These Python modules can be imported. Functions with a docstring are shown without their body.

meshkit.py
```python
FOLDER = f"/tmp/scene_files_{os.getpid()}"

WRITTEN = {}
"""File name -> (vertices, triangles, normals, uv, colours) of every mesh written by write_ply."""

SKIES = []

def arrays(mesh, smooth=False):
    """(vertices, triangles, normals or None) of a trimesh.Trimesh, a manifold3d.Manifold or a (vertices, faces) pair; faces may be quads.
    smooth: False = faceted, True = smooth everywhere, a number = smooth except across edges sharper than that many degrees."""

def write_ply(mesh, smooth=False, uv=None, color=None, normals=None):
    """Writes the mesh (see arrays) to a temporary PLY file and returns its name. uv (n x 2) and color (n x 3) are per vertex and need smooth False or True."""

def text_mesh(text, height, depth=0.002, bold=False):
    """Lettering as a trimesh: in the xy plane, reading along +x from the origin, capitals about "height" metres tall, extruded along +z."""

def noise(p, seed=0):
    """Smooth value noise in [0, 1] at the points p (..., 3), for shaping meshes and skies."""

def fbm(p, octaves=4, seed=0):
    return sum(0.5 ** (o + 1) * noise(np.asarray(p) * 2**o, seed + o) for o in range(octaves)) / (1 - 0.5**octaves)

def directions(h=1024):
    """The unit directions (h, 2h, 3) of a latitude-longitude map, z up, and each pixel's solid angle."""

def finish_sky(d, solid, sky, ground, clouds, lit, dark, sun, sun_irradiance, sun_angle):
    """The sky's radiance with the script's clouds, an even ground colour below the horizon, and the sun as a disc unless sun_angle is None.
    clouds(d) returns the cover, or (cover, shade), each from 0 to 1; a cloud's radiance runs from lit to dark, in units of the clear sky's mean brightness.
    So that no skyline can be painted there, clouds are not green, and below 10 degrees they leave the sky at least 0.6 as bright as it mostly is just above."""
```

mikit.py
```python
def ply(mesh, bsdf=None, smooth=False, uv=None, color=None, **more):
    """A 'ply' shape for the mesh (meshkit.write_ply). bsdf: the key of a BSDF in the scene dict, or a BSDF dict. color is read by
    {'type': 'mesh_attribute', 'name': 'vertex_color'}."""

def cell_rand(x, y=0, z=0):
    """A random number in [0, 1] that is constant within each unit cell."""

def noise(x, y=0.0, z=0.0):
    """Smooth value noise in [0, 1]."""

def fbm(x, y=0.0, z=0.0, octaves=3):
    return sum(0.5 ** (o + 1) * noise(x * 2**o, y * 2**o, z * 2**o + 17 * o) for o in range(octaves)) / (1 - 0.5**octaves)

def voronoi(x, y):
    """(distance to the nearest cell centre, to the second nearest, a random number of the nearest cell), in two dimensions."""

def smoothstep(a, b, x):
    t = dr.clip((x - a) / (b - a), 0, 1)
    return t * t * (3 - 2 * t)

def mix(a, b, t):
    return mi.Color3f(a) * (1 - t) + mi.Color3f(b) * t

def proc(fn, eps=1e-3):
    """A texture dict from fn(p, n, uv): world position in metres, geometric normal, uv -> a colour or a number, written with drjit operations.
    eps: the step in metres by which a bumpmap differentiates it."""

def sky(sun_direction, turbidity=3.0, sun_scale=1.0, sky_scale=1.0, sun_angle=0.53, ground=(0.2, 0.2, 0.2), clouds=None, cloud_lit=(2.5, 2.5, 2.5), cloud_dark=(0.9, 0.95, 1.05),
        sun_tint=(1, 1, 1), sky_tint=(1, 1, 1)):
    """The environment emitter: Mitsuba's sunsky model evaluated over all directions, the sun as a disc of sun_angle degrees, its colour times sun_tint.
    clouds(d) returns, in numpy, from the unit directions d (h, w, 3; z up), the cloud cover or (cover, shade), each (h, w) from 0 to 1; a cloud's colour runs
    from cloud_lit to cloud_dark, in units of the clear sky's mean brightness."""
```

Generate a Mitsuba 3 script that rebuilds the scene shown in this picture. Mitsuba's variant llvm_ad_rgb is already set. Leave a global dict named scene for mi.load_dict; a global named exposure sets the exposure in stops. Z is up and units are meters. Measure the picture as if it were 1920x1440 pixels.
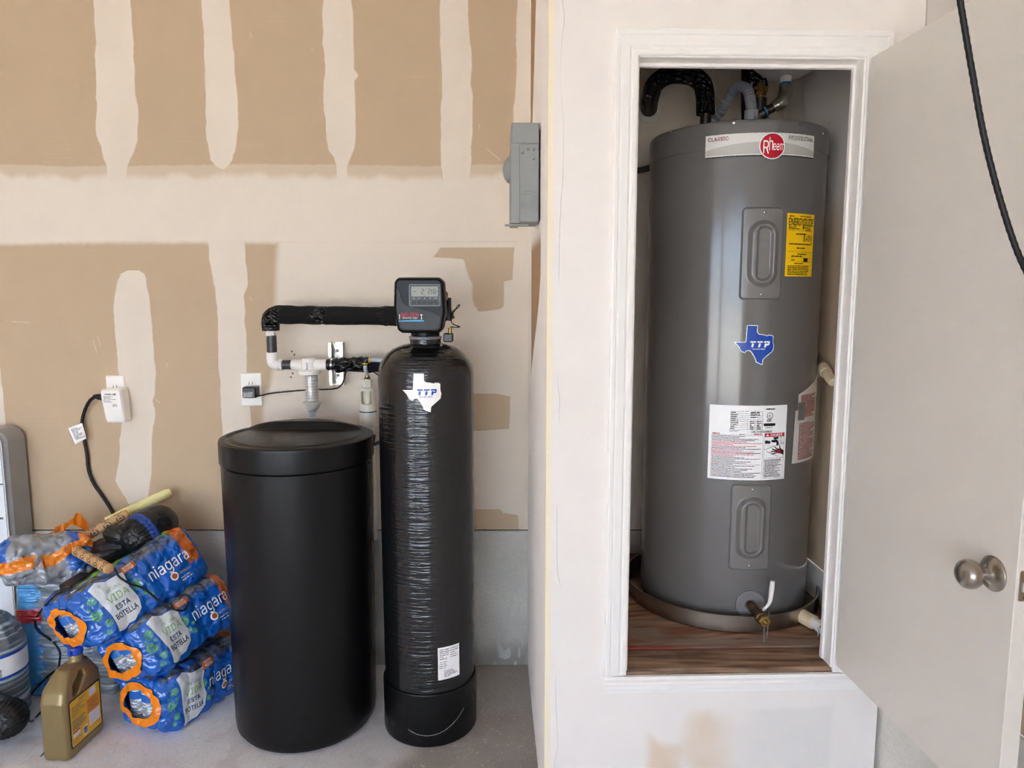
import math
import numpy as np
import trimesh
import shapely
import shapely.geometry as sg
from shapely import affinity
import manifold3d as m3
import drjit as dr
import mitsuba as mi
import mikit
import meshkit
from mikit import noise, fbm, smoothstep, mix

scene, labels = {}, {}
TF = mi.ScalarTransform4f
rng = np.random.default_rng(7)

# ------------------------------------------------------------------ camera, sky, exposure
FPX, PITCH, CAMH = 1350.0, math.radians(6.97), 1.46
CT, ST = math.cos(PITCH), math.sin(PITCH)
scene['camera'] = {'type': 'perspective', 'fov': math.degrees(2 * math.atan(960 / FPX)), 'fov_axis': 'x', 'near_clip': 0.05,
                   'to_world': TF().look_at(origin=[0, 0, CAMH], target=[0, CT, CAMH - ST], up=[0, 0, 1])}
SUN = (-0.35, 0.50, 0.79)
scene['sky'] = mikit.sky(SUN, turbidity=4.0, sun_scale=1.0, sky_scale=1.0, sun_angle=0.6, ground=(0.3, 0.29, 0.27),
                         clouds=lambda d: 0.75 * np.clip(meshkit.fbm(d * np.array([3.0, 3.0, 6.0]) + 5.0, 4, 3) * 2.6 - 0.75, 0, 1),
                         cloud_lit=(2.2, 2.2, 2.2), cloud_dark=(1.2, 1.22, 1.28), sky_tint=(1.0, 1.21, 1.48), sun_tint=(1.0, 1.19, 1.44))
exposure = 4.56

# ------------------------------------------------------------------ helpers
def ray(u, v):
    a, b = (u - 960) / FPX, (v - 720) / FPX
    return np.array([a, CT - b * ST, -ST - b * CT])

def at_y(u, v, y):
    r = ray(u, v)
    return np.array([0, 0, CAMH]) + r * (y / r[1])

def at_z(u, v, z):
    r = ray(u, v)
    return np.array([0, 0, CAMH]) + r * ((z - CAMH) / r[2])

def at_cyl(u, v, cx, cy, R):
    """(theta, z) where the sight line meets an upright cylinder; theta from -y towards +x."""
    r = ray(u, v)
    a = r[0] ** 2 + r[1] ** 2
    b = -(r[0] * cx + r[1] * cy)
    c = cx * cx + cy * cy - R * R
    t = (-b - math.sqrt(max(b * b - a * c, 0))) / a
    p = np.array([0, 0, CAMH]) + r * t
    return math.atan2(p[0] - cx, -(p[1] - cy)), p[2]

def lin(r, g, b):
    c = np.array([r, g, b]) / 255.0
    return [float(x) for x in np.where(c <= 0.04045, c / 12.92, ((c + 0.055) / 1.055) ** 2.4)]

def rgb(*c):
    return {'type': 'rgb', 'value': lin(*c)}

def mat(name, color, rough=0.5, spec=0.5, metal=0.0, bump=None, bump_scale=1.0, eps=1e-3, **more):
    b = {'type': 'principled', 'base_color': rgb(*color) if isinstance(color, tuple) else color, 'roughness': rough, 'specular': spec}
    if metal:
        b['metallic'] = metal
        b.pop('specular')
    b.update(more)
    if bump is not None:
        b = {'type': 'bumpmap', 'arbitrary': mikit.proc(bump, eps), 'scale': bump_scale, 'bsdf': b}
    scene[name] = {'type': 'twosided', 'bsdf': b}
    return name

def add(key, mesh, bsdf, smooth=False, label=None, cat=None, group=None, kind=None, **kw):
    base, n = key, 0
    while key in scene:
        n += 1
        key = f'{base}_{n:03d}'
    scene[key] = mikit.ply(mesh, bsdf, smooth, **kw)
    tag(key, label, cat, group, kind)
    return key

def copy(key, src, world, label=None, cat=None, group=None):
    base, n = key, 0
    while key in scene:
        n += 1
        key = f'{base}_{n:03d}'
    scene[key] = {**scene[src], 'to_world': TF(np.asarray(world, float).tolist())}
    tag(key, label, cat, group)
    return key

def tag(key, label=None, cat=None, group=None, kind=None):
    d = {k: v for k, v in (('label', label), ('category', cat), ('group', group), ('kind', kind)) if v}
    if d:
        labels[key] = d

def xf(R=None, t=(0, 0, 0)):
    m = np.eye(4)
    if R is not None:
        m[:3, :3] = R
    m[:3, 3] = t
    return m

def rotz(a):
    c, s = math.cos(a), math.sin(a)
    return np.array([[c, -s, 0], [s, c, 0], [0, 0, 1.0]])

def frame(a, up=(0, 0, 1)):
    """Rotation with columns (right, along a, up)."""
    a = np.asarray(a, float) / np.linalg.norm(a)
    r = np.cross(a, up)
    r /= np.linalg.norm(r)
    return np.stack([r, a, np.cross(r, a)], 1)

def moved(m, M):
    m = m.copy()
    m.apply_transform(M)
    return m

def cat(*ms):
    return trimesh.util.concatenate([m for m in ms])

def hull(points):
    return trimesh.convex.convex_hull(np.asarray(points, float))

def cbox(size, c=0.003, center=(0, 0, 0)):
    """Box with chamfered edges."""
    h = np.asarray(size, float) / 2
    c = min(c, *(h * 0.9))
    P = []
    for sx in (-1, 1):
        for sy in (-1, 1):
            for sz in (-1, 1):
                s = np.array([sx, sy, sz])
                for k in range(3):
                    q = h - c
                    q[k] = h[k]
                    P.append(s * q)
    m = hull(P)
    m.apply_translation(center)
    return m

def lo_hi(lo, hi, c=0.002):
    lo, hi = np.asarray(lo, float), np.asarray(hi, float)
    return cbox(hi - lo, c, (lo + hi) / 2)

def sbox(size, r, seg=12, center=(0, 0, 0)):
    """Box with rounded edges."""
    h = np.asarray(size, float) / 2 - r
    s = trimesh.creation.uv_sphere(r, count=[seg, seg])
    P = np.vstack([s.vertices + h * np.array([i, j, k]) for i in (-1, 1) for j in (-1, 1) for k in (-1, 1)])
    m = hull(P)
    m.apply_translation(center)
    return m

def lathe(profile, seg=48):
    return trimesh.creation.revolve(np.asarray(profile, float), sections=seg)

def rrect(w, h, r, cx=0, cy=0):
    return affinity.translate(sg.box(-w / 2 + r, -h / 2 + r, w / 2 - r, h / 2 - r).buffer(r, quad_segs=6), cx, cy)

def slab(poly, d, bev=0.002):
    """Convex outline in xy extruded along z from 0 to d, its upper edge bevelled."""
    a = np.array(poly.exterior.coords)
    b = np.array(poly.buffer(-bev).exterior.coords)
    return hull(np.vstack([np.c_[a, np.zeros(len(a))], np.c_[a, np.full(len(a), d - bev)], np.c_[b, np.full(len(b), d)]]))

def extr(poly, d):
    return trimesh.creation.extrude_polygon(poly, d, engine='earcut')

def spline(pts, n=12):
    p = np.asarray(pts, float)
    p = np.vstack([2 * p[0] - p[1], p, 2 * p[-1] - p[-2]])
    out = []
    for i in range(1, len(p) - 2):
        t = np.linspace(0, 1, n, endpoint=False)[:, None]
        a, b, c, d = p[i - 1], p[i], p[i + 1], p[i + 2]
        out.append(0.5 * (2 * b + (c - a) * t + (2 * a - 5 * b + 4 * c - d) * t ** 2 + (3 * b - a - 3 * c + d) * t ** 3))
    return np.vstack(out + [p[-2:-1]])

def tube(pts, r, sides=10, smooth=0, caps=True):
    """Tube along points; r a number or one per point; returns a closed mesh."""
    p = spline(pts, smooth) if smooth else np.asarray(pts, float)
    r = np.broadcast_to(r if np.ndim(r) == 0 or len(r) == len(p) else np.interp(np.linspace(0, 1, len(p)), np.linspace(0, 1, len(r)), r), (len(p),))
    t = np.gradient(p, axis=0)
    t /= np.linalg.norm(t, axis=1, keepdims=True) + 1e-12
    n = np.cross(t[0], [0, 0, 1.0] if abs(t[0][2]) < 0.9 else [1.0, 0, 0])
    ring, ang = [], np.arange(sides) * 2 * np.pi / sides
    for i in range(len(p)):
        n = n - t[i] * np.dot(n, t[i])
        n /= np.linalg.norm(n)
        b = np.cross(t[i], n)
        ring.append(p[i] + r[i] * (np.cos(ang)[:, None] * n + np.sin(ang)[:, None] * b))
    V = np.vstack(ring)
    F = []
    for i in range(len(p) - 1):
        for j in range(sides):
            a, b = i * sides + j, i * sides + (j + 1) % sides
            F += [[a, b, b + sides], [a, b + sides, a + sides]]
    if caps:
        k = len(V)
        V = np.vstack([V, p[:1], p[-1:]])
        for j in range(sides):
            F += [[k, (j + 1) % sides, j], [k + 1, k - sides + j, k - sides + (j + 1) % sides]]
    return trimesh.Trimesh(V, F, process=False)

def rod(a, b, r, sides=24, bev=0.0):
    a, b = np.asarray(a, float), np.asarray(b, float)
    d = (b - a) / np.linalg.norm(b - a)
    if bev:
        return tube([a, a + d * 1e-6, a + d * bev, b - d * bev, b - d * 1e-6, b], [r - bev, r - bev, r, r, r - bev, r - bev], sides)
    return tube([a, a + (b - a) * 1e-5, b - (b - a) * 1e-5, b], r, sides)

def along(profile, a, b, seg=32):
    """Lathe profile (radius, distance from a) turned round the axis a -> b."""
    a, b = np.asarray(a, float), np.asarray(b, float)
    d = (b - a) / np.linalg.norm(b - a)
    x = np.cross(d, [0, 0, 1.0] if abs(d[2]) < 0.9 else [1.0, 0, 0])
    x /= np.linalg.norm(x)
    return moved(lathe(profile, seg), xf(np.stack([x, np.cross(d, x), d], 1), a))

def blob(chains, edge=0.008, it=12):
    """One smooth body from chains of (point, radius)."""
    body = None
    for ch in chains:
        for (p, r), (q, s) in zip(ch[:-1], ch[1:]):
            a = m3.Manifold.sphere(r, 20).translate(list(map(float, p)))
            b = m3.Manifold.sphere(s, 20).translate(list(map(float, q)))
            h = m3.Manifold.batch_hull([a, b])
            body = h if body is None else body + h
    body = body.refine_to_length(edge)
    m = body.to_mesh()
    t = trimesh.Trimesh(m.vert_properties[:, :3], m.tri_verts, process=True)
    trimesh.smoothing.filter_taubin(t, iterations=it)
    return t

def flat(poly, edge=0.02):
    """Triangles of a polygon in xy with edges no longer than edge."""
    ms = []
    for g in getattr(poly, 'geoms', [poly]):
        if g.is_empty or g.geom_type != 'Polygon':
            continue
        v, f = trimesh.creation.triangulate_polygon(g, engine='earcut')
        v3 = np.c_[v, np.zeros(len(v))]
        v3, f = trimesh.remesh.subdivide_to_size(v3, f, edge, max_iter=12)
        ms.append(trimesh.Trimesh(v3, f, process=False))
    return cat(*ms)

_text = {}
def text(t, h, bold=False, sx=1.0, x=0.0, y=0.0, anchor='c', edge=0.03, shear=0.0):
    """Flat lettering in xy, capitals h tall."""
    if (t, bold) not in _text:
        m = meshkit.text_mesh(t, 1.0, 0.1, bold)
        m.update_faces(m.face_normals[:, 2] > 0.9)
        m.remove_unreferenced_vertices()
        _text[(t, bold)] = (np.array(m.vertices), np.array(m.faces))
    v, f = _text[(t, bold)]
    v = v.copy() * h
    v[:, 2] = 0
    v[:, 0] = v[:, 0] * sx + shear * v[:, 1]
    w0, w1 = v[:, 0].min(), v[:, 0].max()
    v[:, 0] += x - {'c': (w0 + w1) / 2, 'l': w0, 'r': w1}[anchor]
    v[:, 1] += y
    v, f = trimesh.remesh.subdivide_to_size(v, f, edge, max_iter=12)
    return trimesh.Trimesh(v, f, process=False)

def rect(x0, y0, x1, y1, edge=0.03):
    return flat(sg.box(x0, y0, x1, y1), edge)

def scribble(x0, y0, x1, y1, lines, fill=0.55, seed=1):
    """Rows of small words standing for print too fine to read in the photograph."""
    g = np.random.default_rng(seed)
    ms, pitch = [], (y1 - y0) / lines
    for i in range(lines):
        y = y1 - (i + 0.5) * pitch
        x, end = x0, x0 + (x1 - x0) * (g.uniform(0.8, 1.0) if g.random() < 0.7 else g.uniform(0.4, 0.8))
        while x < end:
            w = min(g.uniform(1.5, 6) * pitch * 0.55, end - x)
            ms.append(rect(x, y - pitch * fill / 2, x + w, y + pitch * fill / 2))
            x += w + pitch * 0.35
    return cat(*ms)

def cyl_map(cx, cy, R, th0, z0):
    def f(m, off):
        v = np.array(m.vertices)
        th = th0 + v[:, 0] / R
        r = R + off + v[:, 2]
        return trimesh.Trimesh(np.stack([cx + r * np.sin(th), cy - r * np.cos(th), z0 + v[:, 1]], 1), m.faces, process=False)
    return f

def plane_map(o, ex, ey):
    ex, ey = np.asarray(ex, float), np.asarray(ey, float)
    n = np.cross(ex, ey)
    def f(m, off):
        v = np.array(m.vertices)
        return trimesh.Trimesh(np.asarray(o) + v[:, :1] * ex + v[:, 1:2] * ey + (v[:, 2:] + off) * n, m.faces, process=False)
    return f

def piece(z, rows):
    """Piecewise linear function of a drjit value: rows of (z, value), z rising."""
    out = mi.Float(rows[0][1])
    for (a, p), (b, q) in zip(rows[:-1], rows[1:]):
        out = dr.select(z > a, p + (q - p) * dr.clip((z - a) / (b - a), 0, 1), out)
    return out

# ------------------------------------------------------------------ plan of the room
YB = 2.71                                   # back wall
STEM = 0.552                                # top of the concrete stem wall
CEIL, XL, YF = 2.75, -5.6, -3.4
ROT = math.radians(1.7)
P0 = np.array([0.088, 1.825])               # outer corner of the closet
CU, CW = np.array([math.cos(ROT), math.sin(ROT)]), np.array([-math.sin(ROT), math.cos(ROT)])
CM = xf(rotz(ROT), (P0[0], P0[1], 0))       # closet frame: x along its face, y into it
UR = 0.924                                  # right wall in the closet frame
OL, OR, OT = 0.222, 0.776, 2.035            # door opening
PLAT = 0.462                                # closet floor

def wpx(rows):
    """Rows (v, left, right) in the photograph -> rows (z, left, right) on the back wall."""
    out = []
    for v, l, r in rows:
        a, b = at_y(l, v, YB), at_y(r, v, YB)
        out.append((float(a[2]), float(a[0]), float(b[0])))
    return sorted(out)

# ------------------------------------------------------------------ wall, floor and wood materials
TAN, MUD = lin(149, 110, 62), lin(232, 226, 219)
STRIPS = [wpx(r) for r in (
    [(-60, 174, 240), (0, 176, 244), (60, 178, 250), (140, 181, 254), (160, 181, 255), (210, 180, 259), (240, 180, 257), (265, 184, 257), (290, 191, 249), (310, 199, 241), (352, 202, 238)],
    [(-60, 375, 428), (0, 377, 431), (80, 382, 436), (150, 384, 441), (240, 386, 449), (270, 388, 443), (300, 393, 437), (310, 402, 429), (317, 414, 421)],
    [(-60, 606, 659), (0, 605, 660), (70, 606, 664), (130, 608, 664), (142, 608, 671), (152, 608, 665), (200, 608, 666), (260, 611, 668), (282, 616, 663), (296, 625, 657), (312, 629, 651), (350, 630, 650)],
    [(-60, 823, 876), (0, 823, 878), (50, 824, 880), (100, 827, 883), (180, 828, 885), (250, 825, 886), (310, 826, 882), (355, 832, 880)],
    [(-60, 972, 1300), (0, 970, 1300), (135, 968, 1300), (200, 963, 1300), (240, 960, 1300), (300, 957, 1300), (470, 968, 1300), (530, 962, 1300), (800, 956, 1300), (960, 972, 1300), (1000, 974, 1300)],
    [(507, 240, 262), (513, 228, 272), (525, 221, 277), (560, 213, 279), (600, 213, 284), (650, 217, 288), (700, 222, 293), (740, 226, 292), (752, 231, 288), (765, 230, 292), (800, 228, 287), (850, 223, 285), (890, 218, 282), (902, 216, 281), (915, 223, 280), (935, 236, 277), (948, 243, 276)],
    [(440, 386, 458), (462, 390, 459), (500, 396, 463), (530, 400, 465), (550, 405, 460), (580, 408, 459), (640, 407, 461), (700, 411, 465), (740, 414, 467), (800, 417, 472), (900, 420, 476), (1000, 424, 480)],
    [(685, -40, 0), (740, -40, 6), (800, -40, 10), (1000, -40, 12)],
)]
_band = wpx([(312, 0, 1300), (462, 0, 1300)])
BAND_T, BAND_B = _band[1][0], _band[0][0]
CLEAN = wpx([(455, 519, 830), (500, 516, 850), (560, 514, 880), (690, 512, 1100), (760, 492, 1100), (1000, 486, 1100)])
PATCH = [wpx(r) for r in (
    [(464, 826, 965), (482, 813, 964), (486, 868, 964), (512, 878, 963), (524, 881, 962), (528, 884, 946), (574, 889, 946), (580, 893, 938), (584, 894, 905)],
    [(738, 880, 930), (744, 878, 960), (790, 880, 956), (804, 884, 955), (808, 884, 900)],
    [(955, 880, 938), (962, 880, 944), (966, 880, 972), (991, 880, 973), (998, 880, 976)])]
SPECK = []
for u, v, a, b in ((398, 148, 7, 2), (470, 66, 1.2, 9), (18, 214, 0, 0), (899, 238, 1, 9), (926, 290, 26, 22), (40, 604, 34, 2), (178, 650, 5, 22), (186, 640, 4, 16), (296, 752, 8, 7), (585, 92, 3, 1.5), (313, 684, 2, 7), (470, 560, 2, 6)):
    q = at_y(u, v, YB)
    SPECK.append((float(q[0]), float(q[2]), a * YB / FPX, b * YB / FPX))

def wall_paint(p, n, uv):
    x, z = p.x, p.z
    ex = (noise(x * 22, z * 22) - 0.5) * 0.008 + (noise(x * 100, z * 70, 9.0) - 0.5) * 0.0025
    white = mi.Float(0)
    mottle = noise(x * 6, z * 4, 2.0)
    thin = 0.93 + 0.07 * smoothstep(0.2, 0.6, noise(x * 14, z * 5))
    for k, S in enumerate(STRIPS):
        inside = dr.select((z > S[0][0]) & (z < S[-1][0]), 1.0, 0.0)
        l, r = piece(z, [(a, b) for a, b, c in S]), piece(z, [(a, c) for a, b, c in S])
        e = smoothstep(-0.002, 0.003, x + ex - l) * smoothstep(-0.002, 0.004, r - x + ex)
        white = dr.maximum(white, e * inside * thin)
    ez = (noise(x * 3.1, z * 2.0, 1.0) - 0.5) * 0.012 + (noise(x * 70, z * 30) - 0.5) * 0.004
    band = smoothstep(-0.002, 0.003, BAND_T + 0.006 - z + ez) * smoothstep(-0.004, 0.02, z - BAND_B - 0.002 + ez)
    haze = 0.35 + 0.65 * smoothstep(0.016, 0.05, BAND_T - z + ez * 1.4 + (noise(x * 25, z * 9) - 0.5) * 0.02)
    white = dr.maximum(white, band * haze)
    l = piece(z, [(a, b) for a, b, c in CLEAN])
    clean = smoothstep(-0.012, 0.022, x - l + ex * 0.7) * smoothstep(0.0, 0.02, BAND_B + 0.03 - z)
    for k, S in enumerate(PATCH):
        l, r = piece(z, [(a, b) for a, b, c in S]), piece(z, [(a, c) for a, b, c in S])
        e = smoothstep(-0.006, 0.006, x - l + ex) * smoothstep(-0.002, 0.004, r - x + ex * 0.6) * dr.select((z > S[0][0]) & (z < S[-1][0]), 1.0, 0.0)
        clean = clean * (1 - e * 0.93)
    white = dr.maximum(white, clean)
    inner = smoothstep(0.0, 0.012, x - 0.075)
    white = dr.maximum(white, inner)
    paper = mi.Color3f(TAN) * (0.965 + 0.07 * mottle)
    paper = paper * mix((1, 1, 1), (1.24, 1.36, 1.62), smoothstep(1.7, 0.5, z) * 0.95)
    mud = mi.Color3f(MUD) * (0.97 + 0.06 * mottle)
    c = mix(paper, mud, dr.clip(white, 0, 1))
    wig = (noise(x * 300, z * 300) - 0.5) * 0.001
    for sx, sz, a, b in SPECK:
        d = dr.abs((x - sx) * b - (z - sz) * -a) / (math.hypot(a, b) + 1e-6)
        t = dr.abs((x - sx) * a + (z - sz) * -b) / (math.hypot(a, b) + 1e-6)
        m = smoothstep(0.0022, 0.0006, d + wig) * smoothstep(0.0, 0.003, math.hypot(a, b) / 2 + 0.002 - t)
        c = mix(c, lin(222, 205, 180), m * 0.75)
    for u, v in ((547, 659), (549, 700), (545, 707), (552, 665)):
        q = HOLES[(u, v)]
        d = dr.sqrt(dr.square(x - q[0]) + dr.square(z - q[2])) + wig * 3.5
        c = c * (1 - 0.8 * smoothstep(0.0055, 0.003, d))
    scuff = smoothstep(0.74, 0.8, noise(x * 4.5 + 11, z * 160)) * smoothstep(0.7, 0.8, noise(x * 6, z * 5 + 3)) * (1 - white)
    return mix(c, lin(206, 184, 152), scuff * 0.18)

HOLES = {q: [float(t) for t in at_y(*q, YB)] for q in ((547, 659), (549, 700), (545, 707), (552, 665))}

def wall_relief(p, n, uv):
    return noise(p.x * 11, p.z * 6)

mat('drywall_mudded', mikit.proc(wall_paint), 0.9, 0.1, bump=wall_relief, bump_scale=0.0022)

def white_paint(p, n, uv):
    x = (p.x - P0[0]) * CU[0] + (p.y - P0[1]) * CU[1]
    w = (p.x - P0[0]) * CW[0] + (p.y - P0[1]) * CW[1]
    z = p.z
    c = mi.Color3f(lin(231, 224, 216)) * (0.97 + 0.06 * fbm(x * 6, z * 5, w * 6))
    e = (fbm(x * 9, z * 9, 2.0) - 0.5) * 0.09
    # unpainted board showing through in the lower panel
    a = smoothstep(0.0, 0.05, x - 0.262 + e * 0.6) * smoothstep(0.0, 0.10, 0.40 - x + e * 1.2) * smoothstep(0.0, 0.04, 0.245 + e - z + 0.5 * smoothstep(0.33, 0.28, x) * 0.1)
    b = smoothstep(0.0, 0.09, x - 0.36 + e) * smoothstep(0.0, 0.15, 0.56 - x + e) * smoothstep(0.0, 0.05, 0.34 - z + e)
    g = smoothstep(0.0, 0.10, x - 0.50 + e) * smoothstep(0.0, 0.02, 0.80 - x) * smoothstep(0.0, 0.02, 0.352 - z + e * 0.2)
    low = smoothstep(0.004, 0.0, w)
    c = mix(c, lin(218, 198, 174), dr.clip(dr.maximum(a, b * 0.85), 0, 1) * low * 0.95)
    c = mix(c, lin(219, 215, 208), g * low * 0.7)
    bead = smoothstep(0.016, 0.012, x + (noise(z * 14, 3.0) - 0.5) * 0.004) * smoothstep(0.03, 0.02, w)
    c = mix(c, lin(236, 224, 193), bead * 0.9)
    crack = smoothstep(0.0011, 0.0003, dr.abs(x - 0.034 - (noise(z * 16, 1.0) - 0.5) * 0.012)) * smoothstep(0.45, 0.6, noise(z * 5, 8.0))
    c = c * (1 - 0.35 * crack * low)
    # board paper on the return beside the corner
    t1 = smoothstep(0.0, 0.05, w - 0.42 - 0.9 * smoothstep(2.6, 1.75, z) * 0.35) * smoothstep(0.0, 0.03, 0.80 - w) * smoothstep(1.72, 1.80, z)
    t2 = smoothstep(0.0, 0.05, w - 0.22 - 0.5 * smoothstep(1.55, 1.1, z)) * smoothstep(0.0, 0.03, 0.72 - w) * smoothstep(1.10, 1.14, z) * smoothstep(1.66, 1.6, z)
    ret = smoothstep(0.03, 0.05, w)
    return mix(c, TAN, dr.clip(t1 + t2, 0, 1) * ret * 0.9)

mat('white_paint', mikit.proc(white_paint), 0.6, 0.3, bump=lambda p, n, uv: noise(p.x * 16 + p.y * 16, p.z * 11), bump_scale=0.0012)
mat('trim_paint', (236, 232, 226), 0.35, 0.45)

def board_plain(p, n, uv):
    c = mi.Color3f(lin(200, 178, 150)) * (0.9 + 0.2 * fbm(p.x * 5, p.y * 5, p.z * 3))
    up = smoothstep(1.62, 1.78, p.z + (fbm(p.y * 8, p.z * 8) - 0.5) * 0.1)
    return mix(c, lin(212, 206, 200), up)
mat('drywall_plain', mikit.proc(board_plain), 0.85, 0.2)

def concrete(p, n, uv):
    m = fbm(p.x * 4, p.y * 4, p.z * 4, 4)
    c = mix(lin(190, 187, 177), lin(210, 207, 197), smoothstep(0.25, 0.75, m))
    c = c * (0.94 + 0.12 * noise(p.x * 120, p.y * 120, p.z * 120))
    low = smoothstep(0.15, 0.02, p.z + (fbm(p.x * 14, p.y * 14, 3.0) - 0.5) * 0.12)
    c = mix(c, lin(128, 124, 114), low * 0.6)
    drip = smoothstep(0.70, 0.76, noise(p.x * 70 + 3, p.z * 22, p.y * 70)) * smoothstep(-0.10, -0.03, p.x) * smoothstep(0.09, 0.0, p.x)
    pale = smoothstep(STEM - 0.035, STEM - 0.005, p.z + (noise(p.x * 20, p.y * 20) - 0.5) * 0.03)
    c = mix(c, lin(200, 198, 190), dr.clip(drip + 0.35 * pale, 0, 1))
    return c * (1 - 0.5 * smoothstep(0.955, 0.975, noise(p.x * 60, p.y * 60, p.z * 60 + 9)))
mat('stem_concrete', mikit.proc(concrete), 0.9, 0.2, bump=lambda p, n, uv: fbm(p.x * 40, p.y * 40, p.z * 40), bump_scale=0.003)

def slab_color(p, n, uv):
    m = fbm(p.x * 3.1 + 2, p.y * 3.1, 1.0, 5)
    c = mix(lin(206, 205, 205), lin(228, 227, 226), smoothstep(0.3, 0.72, m))
    c = c * (0.92 + 0.16 * noise(p.x * 260, p.y * 260))
    damp = smoothstep(-0.42, -0.26, p.x + (fbm(p.x * 6, p.y * 6, 7.0) - 0.5) * 0.16) * smoothstep(1.9, 2.05, p.y)
    c = mix(c, c * mi.Color3f(0.42, 0.38, 0.33), damp * 0.9)
    c = mix(c, lin(140, 100, 84), smoothstep(0.66, 0.78, fbm(p.x * 9 + 4, p.y * 9, 2.0)) * 0.15)
    grit = smoothstep(0.86, 0.9, noise(p.x * 150, p.y * 150, 4.0))
    return mix(c, lin(205, 202, 196), grit * 0.55)
mat('floor_concrete', mikit.proc(slab_color), 0.7, 0.35, bump=lambda p, n, uv: fbm(p.x * 60, p.y * 60, 1.0), bump_scale=0.002)

def aged_ply(p, n, uv):
    x = (p.x - P0[0]) * CU[0] + (p.y - P0[1]) * CU[1]
    w = (p.x - P0[0]) * CW[0] + (p.y - P0[1]) * CW[1]
    g = fbm(x * 10, w * 95 + 4 * noise(x * 5, w * 5), p.z * 60, 4)
    c = mix(lin(96, 64, 48), lin(160, 126, 100), smoothstep(0.2, 0.8, g))
    gray = smoothstep(0.45, 0.65, fbm(x * 6 + 9, w * 14, 2.0))
    c = mix(c, lin(136, 122, 108) , gray * 0.7)
    c = mix(c, lin(118, 60, 42), smoothstep(0.55, 0.7, fbm(x * 5, w * 9, 6.0)) * 0.45)
    red = smoothstep(0.024, 0.002, dr.abs(w - 0.118) + (fbm(x * 6, w * 20, 4.0) - 0.5) * 0.02)
    return mix(c, lin(140, 40, 38), red * 0.7 * smoothstep(0.62, 0.35, x + (noise(x * 12, 4.0) - 0.5) * 0.2))
mat('aged_wood', mikit.proc(aged_ply), 0.6, 0.4, bump=lambda p, n, uv: fbm(p.x * 30, p.y * 130, p.z * 90), bump_scale=0.004)
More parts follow.
